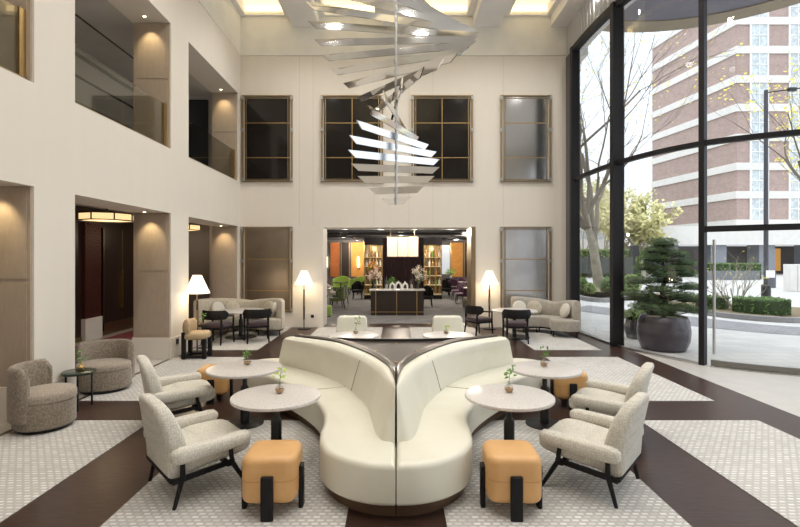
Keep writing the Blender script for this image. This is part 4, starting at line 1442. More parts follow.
# coloured wall panels at the far wall
orange = mat('orange_fabric', (0.62, 0.20, 0.06), 0.85, scale=8, col2=(0.55, 0.16, 0.05))
ochre = mat('ochre_fabric', (0.80, 0.38, 0.10), 0.85, scale=8, col2=(0.7, 0.32, 0.08))
for i, (p0, p1, mm, lab) in enumerate(((330, 339, orange, 'narrow orange fabric wall panel at the far left of the restaurant'), (341, 349, darkwood, 'dark timber wall panel between the orange fabric panels'),
                                       (351, 364, ochre, 'wide orange fabric wall panel left of the glass cabinet'), (451, 463, ochre, 'orange fabric wall panel at the right side of the restaurant'), (465, 471, darkwood, 'dark timber panel right of the orange one'))):
    Wp = thing('fabric_wall_panel', lab, 'wall panel', (X((p0 + p1) / 2, 28), 28.2, 0.75), 0, 'coloured panels on the far restaurant wall')
    w_ = X(p1, 28) - X(p0, 28)
    m = MB(); m.box(-w_ / 2, w_ / 2, -0.05, -0.01, 0, 2.0); m.build('panel', mm, Wp)
    m = MB()
    for s in (-1, 1):
        m.box(s * w_ / 2 - 0.02, s * w_ / 2 + 0.02, -0.07, 0, 0, 2.0)
    m.build('edge_trim', brass, Wp)
W = sroot('window_6')
m = MB(); m.box(X(442, 28), X(450, 28), 28.14, 28.2, 0.9, 2.6); m.build('pane', mat('window_dusk', (0.5, 0.52, 0.55), 0.3, emit=0.35, ecol=(0.8, 0.88, 1)), W)
for i, (px_, lab) in enumerate(((326, 'slim vertical lit wall lamp near the left edge of the wide opening'), (358, 'slim vertical lit wall lamp on the orange panel'))):
    L = thing('wall_lamp', lab, 'wall light', (X(px_, 27.9) , 28.1, 1.3), 0, 'slim vertical wall lamps')
    m = MB(); m.box(-0.05, 0.05, -0.06, -0.0, 0, 0.62); m.build('glow', mat('wall_lamp_glow', (1, .9, .7), 0.5, emit=4, ecol=(1, .85, .6)), L)
    m = MB(); m.box(-0.06, 0.06, -0.07, 0.02, -0.03, 0); m.box(-0.06, 0.06, -0.07, 0.02, 0.62, 0.65); m.build('cap', brass, L)


def small_chair(label, x, y, rz, fabric, w_=0.62, seat=0.42, top=0.82, group='upholstered chairs in the restaurant', legs=True):
    S = thing('dining_armchair', label, 'chair', (x, y, 0), rz, group)
    m = MB(); m.slab(rrect(w_, 0.56, 0.14, 5), seat - 0.12, seat, 0.045, 0.03, 3, crown=0.01); m.build('seat', fabric, S)
    rings = []
    for k in range(15):
        a = radians(180 + 180 * k / 14)
        tp = top - 0.16 * abs(cos(a)) ** 2
        prof = [(w_ / 2 - 0.07, seat - 0.06), (w_ / 2 - 0.06, tp - 0.03), (w_ / 2 - 0.02, tp), (w_ / 2 + 0.02, tp - 0.03), (w_ / 2 + 0.02, seat - 0.06)]
        rings.append([Vector((r * cos(a), r * sin(a) * 0.95, z)) for r, z in prof])
    m = MB(); sweep_loft(m, rings); m.build('backrest', fabric, S)
    for sx in (-1, 1):
        for sy in (-1, 1):
            m = MB(); m.tube([(sx * w_ * .34, sy * .2, seat - 0.1), (sx * w_ * .4, sy * .25, 0)], [0.02, 0.013], 6); m.build('leg', blackwood, S)
    return S


green = mat('green_velvet', (0.22, 0.34, 0.03), 0.7, scale=10, sheen=0.5)
greend = mat('moss_velvet', (0.09, 0.12, 0.03), 0.7, scale=10, sheen=0.4)
plum = mat('plum_velvet', (0.09, 0.03, 0.07), 0.7, scale=10, sheen=0.4)
olive = mat('olive_brown', (0.12, 0.10, 0.06), 0.7, scale=10)
small_chair('bright green armchair seen through the opening before the orange panels', -2.72, 24.0, pi, green, 0.95, 0.45, 0.95)
small_chair('second green armchair beside the bright one, further right', -2.0, 25.2, pi * .8, green, 0.8, 0.45, 0.9)
small_chair('moss green dining chair near the left edge of the opening', -2.16, 17.6, pi * .6, greend, 0.56)
small_chair('moss green dining chair behind the nearest one at left', -2.2, 19.0, pi * .4, greend, 0.56)
small_chair('pale grey dining chair at the far left behind the opening edge', -2.75, 20.5, pi * 1.5, cushpale, 0.56)
small_chair('dark dining chair left of the left display cabinet', -1.75, 21.8, pi, blackwood, 0.5)
small_chair('dark dining chair beside the left cabinet, further away', -1.7, 24.2, pi * .5, blackwood, 0.5)
small_chair('plum velvet chair on the right of the restaurant, near the orange panel', 2.9, 24.2, pi, plum, 0.62)
small_chair('plum velvet chair right of the right display cabinet, furthest back', 3.5, 25.6, pi, plum, 0.62)
small_chair('plum velvet chair behind the olive sofa', 2.72, 19.8, pi * .5, plum, 0.62)
small_chair('plum velvet chair second behind the olive sofa', 2.78, 21.6, pi * .5, plum, 0.62)
small_chair('dark dining chair just right of the right display cabinet', 2.35, 22.9, pi, blackwood, 0.5)
small_chair('dark chair at the right end of the display counter', 1.2, 18.4, pi, blackwood, 0.44)
T = thing('pouf', 'lime green upholstered pouf just inside the opening at left', 'pouf', (-2.26, 15.3, 0))
m = MB(); m.slab(ellipse(0.22, 0.22, 28), 0.03, 0.36, 0.06, 0.03, 4, crown=0.02); m.build('body', green, T)
m = MB(); m.cyl((0, 0), 0.17, 0, 0.03, 20); m.build('base', black, T)
T = thing('banquette', 'olive banquette with high back at the right edge of the opening', 'sofa', (2.66, 16.8, 0), pi / 2)
m = MB(); m.slab(rrect(1.5, 0.5, 0.08, 4), 0.08, 0.45, 0.05, 0.02, 3); m.build('seat', olive, T)
m = MB(); m.slab(rrect(1.5, 0.14, 0.05, 4, 0, -0.28), 0.08, 0.86, 0.04, 0.02, 3); m.build('backrest', olive, T)


def bistro(label, x, y, h=0.72, r=0.34, topm=None):
    T = thing('bistro_table', label, 'table', (x, y, 0), 0, 'small round tables in the restaurant')
    m = MB(); m.slab(ellipse(r, r, 32), h - 0.03, h, 0.005, 0.005, 2); m.build('table_top', topm or terrazzo, T)
    m = MB(); m.cyl((0, 0), 0.03, 0.02, h - 0.03, 12); m.build('post', black, T)
    m = MB(); m.lathe([(0.2, 0), (0.2, 0.012), (0.03, 0.03)], 24); m.build('base', black, T)


bistro('small dark round table beside the moss green chairs', -2.75, 18.3, topm=darktop)
bistro('small round table before the bright green armchair', -2.6, 22.6, topm=darktop)
bistro('small round table among the plum chairs', 3.3, 23.0)
bistro('small round table beside the banquette', 2.95, 18.6)
bouquet('potted_plant', 'green plant on the right side of the restaurant below the orange panel', (3.0, 26.3, 0.75), 0.5, 0.3, [leafm, leaflime], 26, 9, 0.16, whitec, 'plant')
T = thing('planter_stand', 'dark stand under the green plant by the orange panel', 'stand', (3.0, 26.3, 0))
m = MB(); m.box(-0.3, 0.3, -0.2, 0.2, 0, 0.75); m.build('box', blackwood, T)
for i, (x, y) in enumerate(((-2.6, 23.3), (2.9, 20.2), (0.2, 20.5), (3.2, 25.5), (-5.5, 20), (-2.2, 26.8))):
    L = thing('ceiling_spot', 'recessed warm ceiling spot deep in the restaurant, ' + ['over the green chairs', 'over the plum chairs', 'behind the counter', 'by the right orange panel', 'at the far left', 'by the left orange panels'][i], 'ceiling light', (x, y, 2.975), 0, 'recessed spots in the restaurant ceiling')
    m = MB(); m.cyl((0, 0), 0.04, -0.02, 0, 12); m.build('bulb', bulbm, L)
    lamp('spot', 'POINT', (0, 0, -0.25), 120, (1, 0.87, 0.72), L, 0.06)

# ------------------------------------------------------------------ OUTSIDE
paving = brick_mat('forecourt_paving', (0.60, 0.585, 0.56), (0.54, 0.53, 0.51), (0.44, 0.43, 0.42), 0.6, 0.3, 0.01, noise_mix=0.25, rough=0.7)
setts = brick_mat('grey_setts', (0.34, 0.33, 0.34), (0.26, 0.26, 0.27), (0.2, 0.2, 0.2), 0.2, 0.1, 0.01, noise_mix=0.3)
b = MB()
pl = [(p.x, p.y) for p in FC if p.y > 7.31]
poly = [(8.1, 7.3), (8.1, -12), (160, -12), (160, 160), (5.2, 160), (5.2, 13.76), (4.62, 13.3)] + pl[1:]
n = len(poly)
b.add([(x, y, -0.015) for x, y in poly] + [(x, y, -0.2) for x, y in poly], [tuple(range(n)), tuple(range(n, 2 * n))[::-1]])
struct('ground', b, paving)
def arcpts(cx, cy, r, a0, a1, n=24):
    return [(cx + r * cos(radians(a0 + (a1 - a0) * k / n)), cy + r * sin(radians(a0 + (a1 - a0) * k / n))) for k in range(n + 1)]
b = MB()
rr = spline([(6.2, 17.5), (8.3, 13.2), (10.6, 11.3), (16, 9.6)], 8)
r2 = spline([(7.6, 19.0), (9.4, 15.6), (11.2, 13.0), (16.5, 11.6)], 8)
n = len(rr)
b.add([(p.x, p.y, -0.008) for p in rr] + [(p.x, p.y, -0.008) for p in r2], [(i, i + 1, n + i + 1, n + i) for i in range(n - 1)])
struct('road_setts', b, setts)
kerbm = mat('kerb_granite', (0.27, 0.26, 0.26), 0.7, scale=20)
soil = mat('soil', (0.09, 0.06, 0.04), 0.95, scale=30, col2=(0.25, 0.2, 0.1))

# canopy over the entrance
can_in = [(5.0, 13.6), (4.95, 12.0), (5.05, 10.4), (5.35, 9.5), (5.8, 8.75), (6.3, 8.3), (7.0, 7.95), (8.4, 7.7)]
can_out = arcpts(6.9, 9.4, 4.65, -18, 112, 40)
canopy_soff = mat('canopy_soffit', (0.16, 0.15, 0.19), 0.6, scale=3)
canopy_edge = mat('canopy_bronze', (0.30, 0.24, 0.16), 0.6, scale=3)
C_ = thing('entrance_canopy', 'curved grey entrance canopy with a bronze rim high outside the glazing', 'canopy', (0, 0, 0))
m = MB()
pin_ = arcpts(6.9, 9.4, 4.0, -18, 112, 40)
pp = [p for p in pin_ ] + can_in
m.add([(x, y, 8.50) for x, y in pp] + [(x, y, 8.9) for x, y in pp], [tuple(range(len(pp)))[::-1], tuple(range(len(pp), 2 * len(pp)))]); m.build('soffit', canopy_soff, C_)
m = MB()
sweep_loft(m, [[Vector((a[0], a[1], 8.47)), Vector((c[0], c[1], 8.47)), Vector((c[0], c[1], 9.0)), Vector((a[0], a[1], 9.0))] for a, c in zip(pin_, can_out)], False)
m.build('rim', canopy_edge, C_)

# brick building
brickm = brick_mat('red_brick', (0.52, 0.37, 0.32), (0.40, 0.27, 0.235), (0.46, 0.38, 0.35), 0.24, 0.09, 0.012, axes='xz', noise_mix=0.3)
brickm2 = brick_mat('red_brick_side', (0.52, 0.37, 0.32), (0.40, 0.27, 0.235), (0.46, 0.38, 0.35), 0.24, 0.09, 0.012, axes='yz', noise_mix=0.3)
ptstone = mat('portland_stone', (0.72, 0.69, 0.65), 0.8, scale=2)
winm = mat('sash_glass', (0.42, 0.46, 0.47), 0.12, scale=3, spec=0.9, col2=(0.6, 0.64, 0.64), contrast=(.4, .6))
BD = thing('brick_building', 'tall pink red brick building with pale stone bands across the street', 'building', (38.5, 54, 0))
m = MB(); m.box(0.02, 60, 0.25, 18, 4.2, 33); m.build('brick_front', brickm, BD)
sx_, sy_ = -2.1, 14.2     # receding left flank
dl = Vector((sx_, sy_, 0)).normalized()
m = MB()
m.add([(0, 0.25, 4.2), (sx_, sy_, 4.2), (sx_ + 8, sy_ + 3, 4.2), (0.6, 0.6, 4.2), (0, 0.25, 32), (sx_, sy_, 32), (sx_ + 8, sy_ + 3, 32), (0.6, 0.6, 32)],
      [(0, 3, 2, 1), (4, 5, 6, 7), (0, 1, 5, 4), (1, 2, 6, 5), (2, 3, 7, 6), (3, 0, 4, 7)]); m.build('brick_flank', brickm2, BD)
zs = []
for y in (20, 49, 78.5, 107, 137, 166, 194.5, 223):
    zs.append(1.9 + (257 - y) * 54 / 480)
zs = sorted(zs) + [31.8]
m = MB()
for z in zs:
    m.box(0.31, 60, 0.1, 0.4, z - 0.42, z + 0.42)
    m.add([(-0.15, 0.1, z - 0.42), (sx_ - 0.15, sy_, z - 0.42), (sx_ + 0.3, sy_, z - 0.42), (0.3, 0.1, z - 0.42), (-0.15, 0.1, z + 0.42), (sx_ - 0.15, sy_, z + 0.42), (sx_ + 0.3, sy_, z + 0.42), (0.3, 0.1, z + 0.42)],
          [(0, 3, 2, 1), (4, 5, 6, 7), (0, 1, 5, 4), (1, 2, 6, 5), (2, 3, 7, 6), (3, 0, 4, 7)])
m.build('stone_band', ptstone, BD)
xw = [X(p, 54) - 38.5 for p in (752, 769, 791, 808)]
for j in range(len(zs) - 1):
    z0, z1 = zs[j] + 0.45, zs[j + 1] - 0.42
    for x0, x1 in ((xw[0], xw[1]), (xw[2], xw[3]), (xw[2] + 4.3, xw[3] + 4.3)):
        m = MB(); m.box(x0 - 0.1, x0 + 0.06, 0.12, 0.26, z0 - .1, z1); m.box(x1 - 0.06, x1 + 0.1, 0.12, 0.26, z0 - .1, z1)
        m.box(x0, x1, 0.12, 0.26, (z0 + z1) / 2 - 0.04, (z0 + z1) / 2 + 0.04); m.box((x0 + x1) / 2 - .03, (x0 + x1) / 2 + .03, 0.12, 0.26, z0, z1)
        f = m.build('window', white, BD)
        m = MB(); m.box(x0, x1, 0.18, 0.25, z0, z1); m.build('pane', winm, f)
m = MB(); m.box(-12, 60, -3.0, 0.3, 3.2, 5.2); m.build('stone_fascia', ptstone, BD)
m = MB(); m.box(-12, 60, 2.5, 3.0, -0.0, 3.2); m.build('shopfront', mat('shop_dark', (0.10, 0.09, 0.085), 0.4, scale=2), BD)
for k in range(12):
    m = MB(); m.box(-10 + 5.2 * k, -8.3 + 5.2 * k, -2.6, -0.8, 0, 3.2); m.build('column', mat('granite_column', (0.22, 0.23, 0.26), 0.4, scale=3), BD)
m = MB(); m.box(X(789, 54) - 38.5, X(797, 54) - 38.5, 2.3, 2.5, 0.3, 2.9); m.build('lit_doorway', mat('door_orange', (0.55, 0.28, 0.06), 0.5, emit=0.3, ecol=(1, .5, .12)), BD)
# lower pale building further left, and a slim balconied block
B2 = thing('stone_building', 'pale stone low building glimpsed behind the topiary', 'building', (36, 84, 0))
m = MB(); m.box(-8, 4, 0, 10, 0, 9.0); m.build('wall', ptstone, B2)
for k in range(4):
    m = MB(); m.box(-6.5 + 2.8 * k, -5.3 + 2.8 * k, -0.05, 0.1, 5, 7); m.build('window', winm, B2)
B3 = thing('balconied_block', 'grey block with projecting curved balconies at the left edge of the glazing', 'building', (14.5, 41, 0))
m = MB(); m.box(-6, 0.0, 0, 12, 0, 18.3); m.build('wall', mat('block_grey', (0.45, 0.44, 0.43), 0.8), B3)
for k in range(8):
    m = MB(); m.slab(ellipse(1.1, 2.5, 20, 0.0, 2.0), 4.6 + k * 1.75, 5.1 + k * 1.75, 0, 0.25, 3); m.build('balcony', mat('balcony_stone', (0.50, 0.42, 0.33), 0.8), B3)


def make_tree(name, label, loc, H, r0, seed, leafmat, nleaf, lean=(0, 0), first=0.16, levels=5, barkm=None, spread=0.62, leafs=0.16, kids=(2, 3), trunk_h=None, group=None, n0=6):
    R_ = random.Random(seed)
    T = thing(name, label, 'tree', loc, 0, group)
    tr = MB(); br = MB(); tips = []

    def grow(p, d, L, r, lv):
        seg = 5
        pts = [p.copy()]; rs = [r]
        for k in range(seg):
            d = (d + Vector((R_.gauss(0, .10), R_.gauss(0, .10), R_.gauss(0.03, .06)))).normalized()
            p = p + d * L / seg
            pts.append(p.copy()); rs.append(r * (1 - 0.42 * (k + 1) / seg))
            if lv >= 3 :
                tips.append(p.copy())
        (tr if lv == 0 else br).tube(pts, rs, 8 if lv < 2 else (5 if lv < 3 else 3), caps=False)
        if lv >= levels:
            return
        nk = n0 if lv == 0 else R_.choice(kids)
        for q in range(nk):
            t_ = R_.uniform(0.45, 1.0) if (q or lv) else 1.0
            if lv == 0:
                t_ = 0.5 + 0.5 * (q + 1) / nk
            i = min(seg, max(1, int(round(t_ * seg))))
            base = pts[i]
            a = R_.uniform(0, 2 * pi) if lv else 2 * pi * q / nk + R_.uniform(-.3, .3)
            e = R_.uniform(0.35, 0.9) * (spread / 0.62)
            side = Vector((cos(a), sin(a), 0))
            nd = (d * cos(e) + side * sin(e)).normalized()
            if q == 0:
                nd = (d + side * 0.2).normalized()
            grow(base, nd, L * R_.uniform(0.62, 0.86) if lv else H * 0.30 * R_.uniform(.8, 1.2), rs[i] * R_.uniform(0.55, 0.75), lv + 1)
    grow(Vector((0, 0, -0.1)), Vector((lean[0], lean[1], 1)).normalized(), trunk_h or H * 0.3, r0, 0)
    tr.build('trunk', barkm, T); br.build('branches', twig if barkm is bark else barkm, T)
    if nleaf:
        m = MB()
        for k in range(nleaf):
            c = R_.choice(tips) + Vector((R_.gauss(0, .25), R_.gauss(0, .25), R_.gauss(0, .25)))
            u = Vector((R_.uniform(-1, 1), R_.uniform(-1, 1), R_.uniform(-1, 1))).normalized() * leafs * R_.uniform(.6, 1.2)
            v_ = u.orthogonal().normalized() * leafs * 0.6
            m.add([c - u, c + v_, c + u, c - v_], [(0, 1, 2, 3)], False)
        m.build('leaves', leafmat, T)
    return T


bark = mat('plane_bark', (0.30, 0.27, 0.20), 0.9, col2=(0.17, 0.15, 0.11), scale=3)
twig = mat('twig_bark', (0.13, 0.11, 0.085), 0.9, scale=3)
barkl = mat('pale_bark', (0.50, 0.45, 0.36), 0.9, col2=(0.36, 0.32, 0.26), scale=8)
leafy = mat('yellow_leaf', (0.72, 0.62, 0.05), 0.6, scale=4)
leafpale = mat('pale_spring_leaf', (0.62, 0.58, 0.28), 0.7, scale=2)
make_tree('plane_tree', 'large bare plane tree with a few yellow leaves outside the glazing', (12.1, 28.5, 0), 19, 0.34, 11, leafy, 1100, (-0.02, 0.02), barkm=bark, trunk_h=4.6, n0=9, levels=6, leafs=0.10)
make_tree('plane_tree', 'bare plane tree on the right, only its yellow leaved branches showing', (21.5, 24.5, 0), 15, 0.24, 23, leafy, 1700, (-0.15, 0), barkm=bark, trunk_h=4.2, n0=7, levels=5, leafs=0.11)
for i, (px_, y_, h_) in enumerate(((560, 62, 15), (583, 60, 15), (602, 66, 13), (625, 52, 9), (644, 47, 7))):
    make_tree('distant_tree', ['hazy yellow green tree beyond the street, furthest left', 'hazy yellow green tree left behind the plane trunk', 'hazy yellow green tree right behind the plane trunk', 'hazy yellow green tree just left of the brick building', 'small hazy tree before the pale stone building'][i],
              (X(px_, y_), y_, 0), h_, 0.25, 40 + i, leafpale, 2400, barkm=barkl, levels=4, n0=6, leafs=0.26, trunk_h=2.4, group='hazy yellow green trees beyond the street')


def hedge(name, label, pts, w_, h, material, seed, cat='hedge', n=None, leaf=0.05):
    """clipped hedge following a line of ground points"""
    R_ = random.Random(seed)
    pts = spline(pts, 4)
    rings = []
    for i, p in enumerate(pts):
        d = (pts[min(i + 1, len(pts) - 1)] - pts[max(0, i - 1)]).normalized()
        nx, ny = -d.y, d.x
        rings.append([Vector((p.x + nx * a, p.y + ny * a, z)) for a, z in ((-w_ / 2, 0), (-w_ / 2, h * .9), (-w_ / 2 + .05, h * .97), (w_ / 2 - .05, h * .97), (w_ / 2, h * .9), (w_ / 2, 0))])
    T = thing(name, label, cat, (0, 0, 0))
    m = MB(); sweep_loft(m, rings, False); m.build('core', mat('hedge_core', (0.03, 0.06, 0.015), 0.9), T)
    m = MB()
    L = sum((pts[i + 1] - pts[i]).length for i in range(len(pts) - 1))
    for k in range(n or int(L * 900)):
        i = R_.randrange(len(pts) - 1)
        p = pts[i].lerp(pts[i + 1], R_.random())
        d = (pts[i + 1] - pts[i]).normalized()
        s_ = R_.choice((0, 0, 1, 2))
        if s_ == 0:
            a, z = -w_ / 2 * R_.choice((-1, 1)), h * R_.random()
        else:
            a, z = w_ * (R_.random() - .5), h * 0.98
        c = Vector((p.x - d.y * a, p.y + d.x * a, z)) + Vector((R_.gauss(0, .02), R_.gauss(0, .02), R_.gauss(0, .02)))
        u = Vector((R_.uniform(-1, 1), R_.uniform(-1, 1), R_.uniform(-1, 1))).normalized() * leaf
        v_ = u.orthogonal().normalized() * leaf * 0.6
        m.add([c - u, c + v_, c + u, c - v_], [(0, 1, 2, 3)], False)
    m.build('foliage', material, T)
    return T


hleaf = mat('hedge_leaf', (0.13, 0.22, 0.05), 0.7, col2=(0.07, 0.14, 0.03), scale=3)
hpale = mat('laurel_leaf', (0.28, 0.36, 0.10), 0.6, col2=(0.16, 0.24, 0.06), scale=3)
# bed by the tree
def bed(label, pts, w_, z=0.14):
    pts = spline(pts, 5)
    T = thing('planting_bed', label, 'planting bed', (0, 0, -0.01))
    n = len(pts)
    def off(i, a):
        d = (pts[min(i + 1, n - 1)] - pts[max(0, i - 1)]).normalized()
        return (pts[i].x - d.y * a, pts[i].y + d.x * a)
    m = MB()
    sweep_loft(m, [[Vector((*off(i, 0), 0)), Vector((*off(i, 0), z + .03)), Vector((*off(i, 0.18), z + .03)), Vector((*off(i, 0.18), 0))] for i in range(n)], False)
    m.build('kerb', kerbm, T)
    m = MB()
    sweep_loft(m, [[Vector((*off(i, 0.18), 0)), Vector((*off(i, 0.18), z)), Vector((*off(i, w_), z)), Vector((*off(i, w_), 0))] for i in range(n)], False)
    m.build('soil', soil, T)
P3 = lambda px_, Y_: (X(px_, Y_), Y_)
bed('curved planting bed with granite kerb around the plane tree', [P3(640, 30), P3(632, 22.5), P3(610, 20.3), P3(585, 21.0), P3(566, 24)][::-1], 4.5)
bed('planting bed with granite kerb under the bare shrub and clipped hedges', [P3(640, 19.5), P3(672, 17.3), P3(706, 15.7), P3(760, 14.3), P3(815, 14.0), P3(850, 16)], 2.2, 0.12)
hedge('low_hedge', 'low clipped hedge left of the bare multi-stem shrub', [P3(698, 17.2), P3(727, 16.6)], 0.8, 0.52, hleaf, 1)
hedge('low_hedge', 'low clipped box hedge right of the bare multi-stem shrub', [P3(744, 15.9), P3(762, 15.3), P3(781, 15.2)], 0.9, 0.58, hleaf, 2)
hedge('street_hedge', 'long green hedge across the street behind the plane tree', [P3(566, 46), P3(600, 46), P3(640, 48)], 1.5, 2.6, hpale, 3, n=5000, leaf=0.14)
T = thing('railing_fence', 'dark low fence in front of the street hedge', 'fence', (0, 0, 0))
m = MB(); a_, c_ = P3(566, 44), P3(634, 44); m.box(a_[0], c_[0], 43.9, 44.0, 0.4, 1.9); m.build('panel', mat('fence_dark', (0.06, 0.07, 0.06), 0.7), T)
for k in range(7):
    m = MB(); xx = a_[0] + (c_[0] - a_[0]) * k / 6; m.box(xx - .06, xx + .06, 43.85, 44.05, 0, 2.0); m.build('post', black, T)
# shrubs in the tree bed
def bush(label, x, y, r, h, material, seed, z0=0.12, n=700, leaf=0.05, group='small shrubs in the tree bed'):
    R_ = random.Random(seed)
    T = thing('shrub', label, 'shrub', (x, y, z0), 0, group)
    m = MB(); m.lathe([(r * .3, 0), (r * .75, h * .3), (r * .8, h * .6), (r * .4, h * .92), (0.02, h * .95)], 12); m.build('core', mat('hedge_core', (0.03, 0.06, 0.015), 0.9), T)
    m = MB()
    for k in range(n):
        a = R_.uniform(0, 2 * pi); t_ = R_.random()
        rr_ = r * (sin(pi * (0.12 + 0.85 * t_)) ** .6) * R_.uniform(.85, 1.05)
        c = Vector((rr_ * cos(a), rr_ * sin(a), h * t_))
        u = Vector((R_.uniform(-1, 1), R_.uniform(-1, 1), R_.uniform(-.5, 1))).normalized() * leaf
        v_ = u.orthogonal().normalized() * leaf * .55
        m.add([c - u, c + v_, c + u, c - v_], [(0, 1, 2, 3)], False)
    m.build('foliage', material, T)
bush('round dark shrub just right of the plane tree trunk', *P3(609, 23.5), 0.45, 0.8, hleaf, 1)
bush('small upright shrub left of the plane tree trunk, at the glazing edge', *P3(583, 24.0), 0.25, 0.75, hleaf, 2)
bush('small leafy shrub in the tree bed, second from the glazing edge', *P3(590, 23.0), 0.28, 0.55, hpale, 3)
bush('light green shrub in the tree bed near the dark mullion', *P3(631, 24.5), 0.5, 0.9, hpale, 4)
bush('small green shrub in the tree bed between the round shrub and the mullion', *P3(620, 23.0), 0.32, 0.6, hleaf, 5)

# multi-stem bare shrub
make_tree('bare_shrub', 'bare pale multi-stem shrub between the clipped hedges', (*P3(735, 16.4), 0.1), 2.8, 0.055, 5, leafy, 60, barkm=barkl, trunk_h=0.15, n0=10, levels=4, spread=0.55, leafs=0.03)

# lamp post
LP = thing('street_lamp', 'tall dark street lamp post with a horizontal arm outside', 'street lamp', (*P3(766, 20), 0))
m = MB(); m.tube([(0, 0, 0.0), (0, 0, 8.85)], [0.09, 0.075], 12); m.build('post', mat('lamp_iron', (0.05, 0.05, 0.06), 0.5), LP)
m = MB(); m.cyl((0, 0), 0.17, 0, 0.65, 16); m.lathe([(0.15, .65), (0.19, .7), (0.1, .8)], 16); m.build('base', black, LP)
m = MB(); m.tube([(0, 0, 8.75), (0.9, -0.1, 8.85), (1.9, -0.2, 8.95)], 0.03, 8); m.build('arm', black, LP)
m = MB(); m.box(0.85, 1.15, -0.17, -0.03, 8.78, 8.92); m.box(1.7, 2.3, -0.35, -0.05, 8.88, 8.99); m.build('lamp_head', black, LP)
m = MB(); m.cyl((0, 0), 0.105, 1.0, 1.08, 14); m.build('band', mat('band_yellow', (0.5, 0.42, 0.1), 0.5), LP)
m = MB(); m.box(-0.08, 0.28, -0.12, -0.10, 1.05, 1.35); m.build('notice_plate', white, LP)
T = thing('traffic_signal', 'small black traffic signal on a pole beyond the topiary', 'traffic light', (*P3(634, 34), 0))
m = MB(); m.cyl((0, 0), 0.05, 0, 2.0, 10); m.build('pole', black, T)
m = MB(); m.box(-0.25, 0.3, -0.12, 0.12, 1.95, 2.7); m.build('head', black, T)
T = thing('litter_bin', 'dark cylindrical litter bin beyond the lamp post', 'litter bin', (*P3(770, 30), 0))
m = MB(); m.cyl((0, 0), 0.3, 0, 0.95, 20); m.build('body', mat('bin_grey', (0.10, 0.10, 0.12), 0.4), T)
m = MB(); m.lathe([(0.31, 0.95), (0.31, 1.0), (0.2, 1.06)], 20); m.build('lid', black, T)
T = thing('utility_cabinet', 'pale grey street cabinet at the right edge of the glass door', 'cabinet', (*P3(794, 27), 0))
m = MB(); m.slab(rrect(0.85, 0.5, 0.04, 3), 0, 1.5, 0.03, 0, 2); m.build('body', ptstone, T)
m = MB(); m.box(-0.005, 0.005, -0.26, -0.25, 0.05, 1.45); m.build('door_seam', black, T)
# long low wall with planting before the brick building
m = MB(); m.box(P3(706, 40)[0], P3(760, 40)[0], 40, 40.6, 0, 0.75); tag(m.build('planter_wall', mat('planter_slate', (0.16, 0.17, 0.18), 0.6)), 'long slate planter wall before the brick building', 'planter')
hedge('planter_hedge', 'green planting in the slate planter wall', [P3(707, 40.9), P3(759, 40.9)], 0.5, 1.35, hleaf, 8, n=1200, leaf=0.12)

# ------------------------------------------------------------------ topiary in dark pot
TP = thing('cloud_pine', 'cloud pruned pine tree growing in the large dark pot outside', 'tree', (5.56, 9.98, 0.66))
barkd = mat('dark_bark', (0.10, 0.075, 0.055), 0.9, scale=12)
m = MB()
m.tube([(0, 0, -0.02), (0.07, 0.02, 0.25), (-0.05, 0, 0.55), (0.05, -0.02, 0.85), (-0.02, 0, 1.15), (0.0, 0, 1.45)], [0.055, 0.05, 0.042, 0.034, 0.024, 0.012], 9)
m.build('trunk', barkd, TP)
needle = mat('pine_needle', (0.15, 0.24, 0.09), 0.7, col2=(0.08, 0.14, 0.05), scale=9)
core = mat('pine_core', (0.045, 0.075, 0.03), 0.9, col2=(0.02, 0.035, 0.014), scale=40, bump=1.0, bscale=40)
R_ = random.Random(9)
PADS = [(0.0, 0, 1.50, .24, .12), (-.05, .03, 1.36, .30, .09), (.16, -.05, 1.27, .26, .08), (-.22, -.05, 1.20, .24, .08), (.02, .1, 1.16, .3, .08), (.33, 0, 1.10, .24, .07), (-.30, 0.02, 1.0, .24, .08), (.15, -.12, .98, .26, .08), (.40, .05, .86, .26, .09), (-.10, -.15, .86, .25, .08),
        (-.42, .02, .72, .27, .09), (.10, .1, .72, .28, .08), (.44, -.05, .60, .28, .09), (-.15, -.18, .56, .26, .08), (-.46, 0, .44, .28, .08), (.2, -.2, .44, .28, .08), (.50, .05, .34, .28, .09), (-.22, .05, .30, .3, .08), (-.42, -.15, .20, .26, .08), (.12, -.2, .19, .32, .09), (.48, -.1, .14, .3, .09), (-.1, -.1, .08, .3, .07)]
PADS = [(x * 1.12, y, z, r * 1.08, h * 0.98) for x, y, z, r, h in PADS]
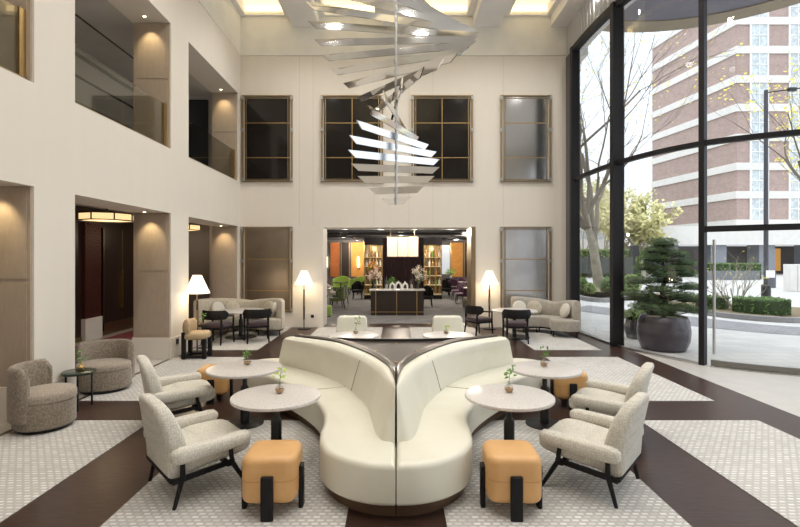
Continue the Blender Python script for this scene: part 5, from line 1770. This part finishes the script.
for (x, y, z, r, h) in PADS:
    m = MB()
    nn = 11
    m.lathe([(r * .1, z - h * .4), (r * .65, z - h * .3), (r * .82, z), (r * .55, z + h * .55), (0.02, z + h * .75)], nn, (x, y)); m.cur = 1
    for k in range(900):
        a = R_.uniform(0, 2 * pi); t_ = sqrt(R_.random())
        lump = 1 + 0.14 * sin(a * 5 + x * 9)
        zz = z + h * (sqrt(max(0, 1 - t_ * t_)) * (1 if R_.random() < .75 else -.5)) + R_.gauss(0, .018)
        c = Vector((x + r * t_ * cos(a) * lump, y + r * t_ * sin(a) * lump, zz))
        u = Vector((cos(a) * t_ + R_.gauss(0, .4), sin(a) * t_ + R_.gauss(0, .4), R_.uniform(.2, 1.0))).normalized() * 0.026
        v_ = u.orthogonal().normalized() * 0.010
        m.add([c - v_, c + v_, c + u * 1.4], [(0, 1, 2)], False)
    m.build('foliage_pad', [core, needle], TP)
m = MB()
for (x, y, z, r, h) in PADS:
    m.tube([(0, 0, z - 0.12), (x * .5, y * .5, z - 0.09), (x, y, z - 0.02)], [0.018, 0.014, 0.008], 5)
m.build('branches', barkd, TP)
PT = thing('plant_pot', 'large dark glazed pot holding the cloud pruned pine', 'plant pot', (5.56, 9.98, -0.015))
potm = mat('pot_glaze', (0.05, 0.042, 0.055), 0.22, scale=4)
m = MB(); m.lathe([(0.36, 0.0), (0.42, 0.02), (0.49, 0.2), (0.505, 0.38), (0.48, 0.58), (0.44, 0.69), (0.43, 0.70), (0.41, 0.69), (0.40, 0.62)], 48); m.build('bowl', potm, PT)
m = MB(); m.cyl((0, 0), 0.40, 0.60, 0.655, 32); m.build('soil', soil, PT)
PT = thing('plant_pot', 'smaller dark pot behind the large pot, by the mullion', 'plant pot', (5.66, 11.3, -0.015))
m = MB(); m.lathe([(0.18, 0.0), (0.22, 0.02), (0.26, 0.2), (0.26, 0.32), (0.22, 0.46), (0.20, 0.45)], 32); m.build('bowl', potm, PT)
bush('light green leafy plant in the smaller dark pot', 5.66, 11.3, 0.30, 0.26, hpale, 12, 0.42, 260, 0.05, None)
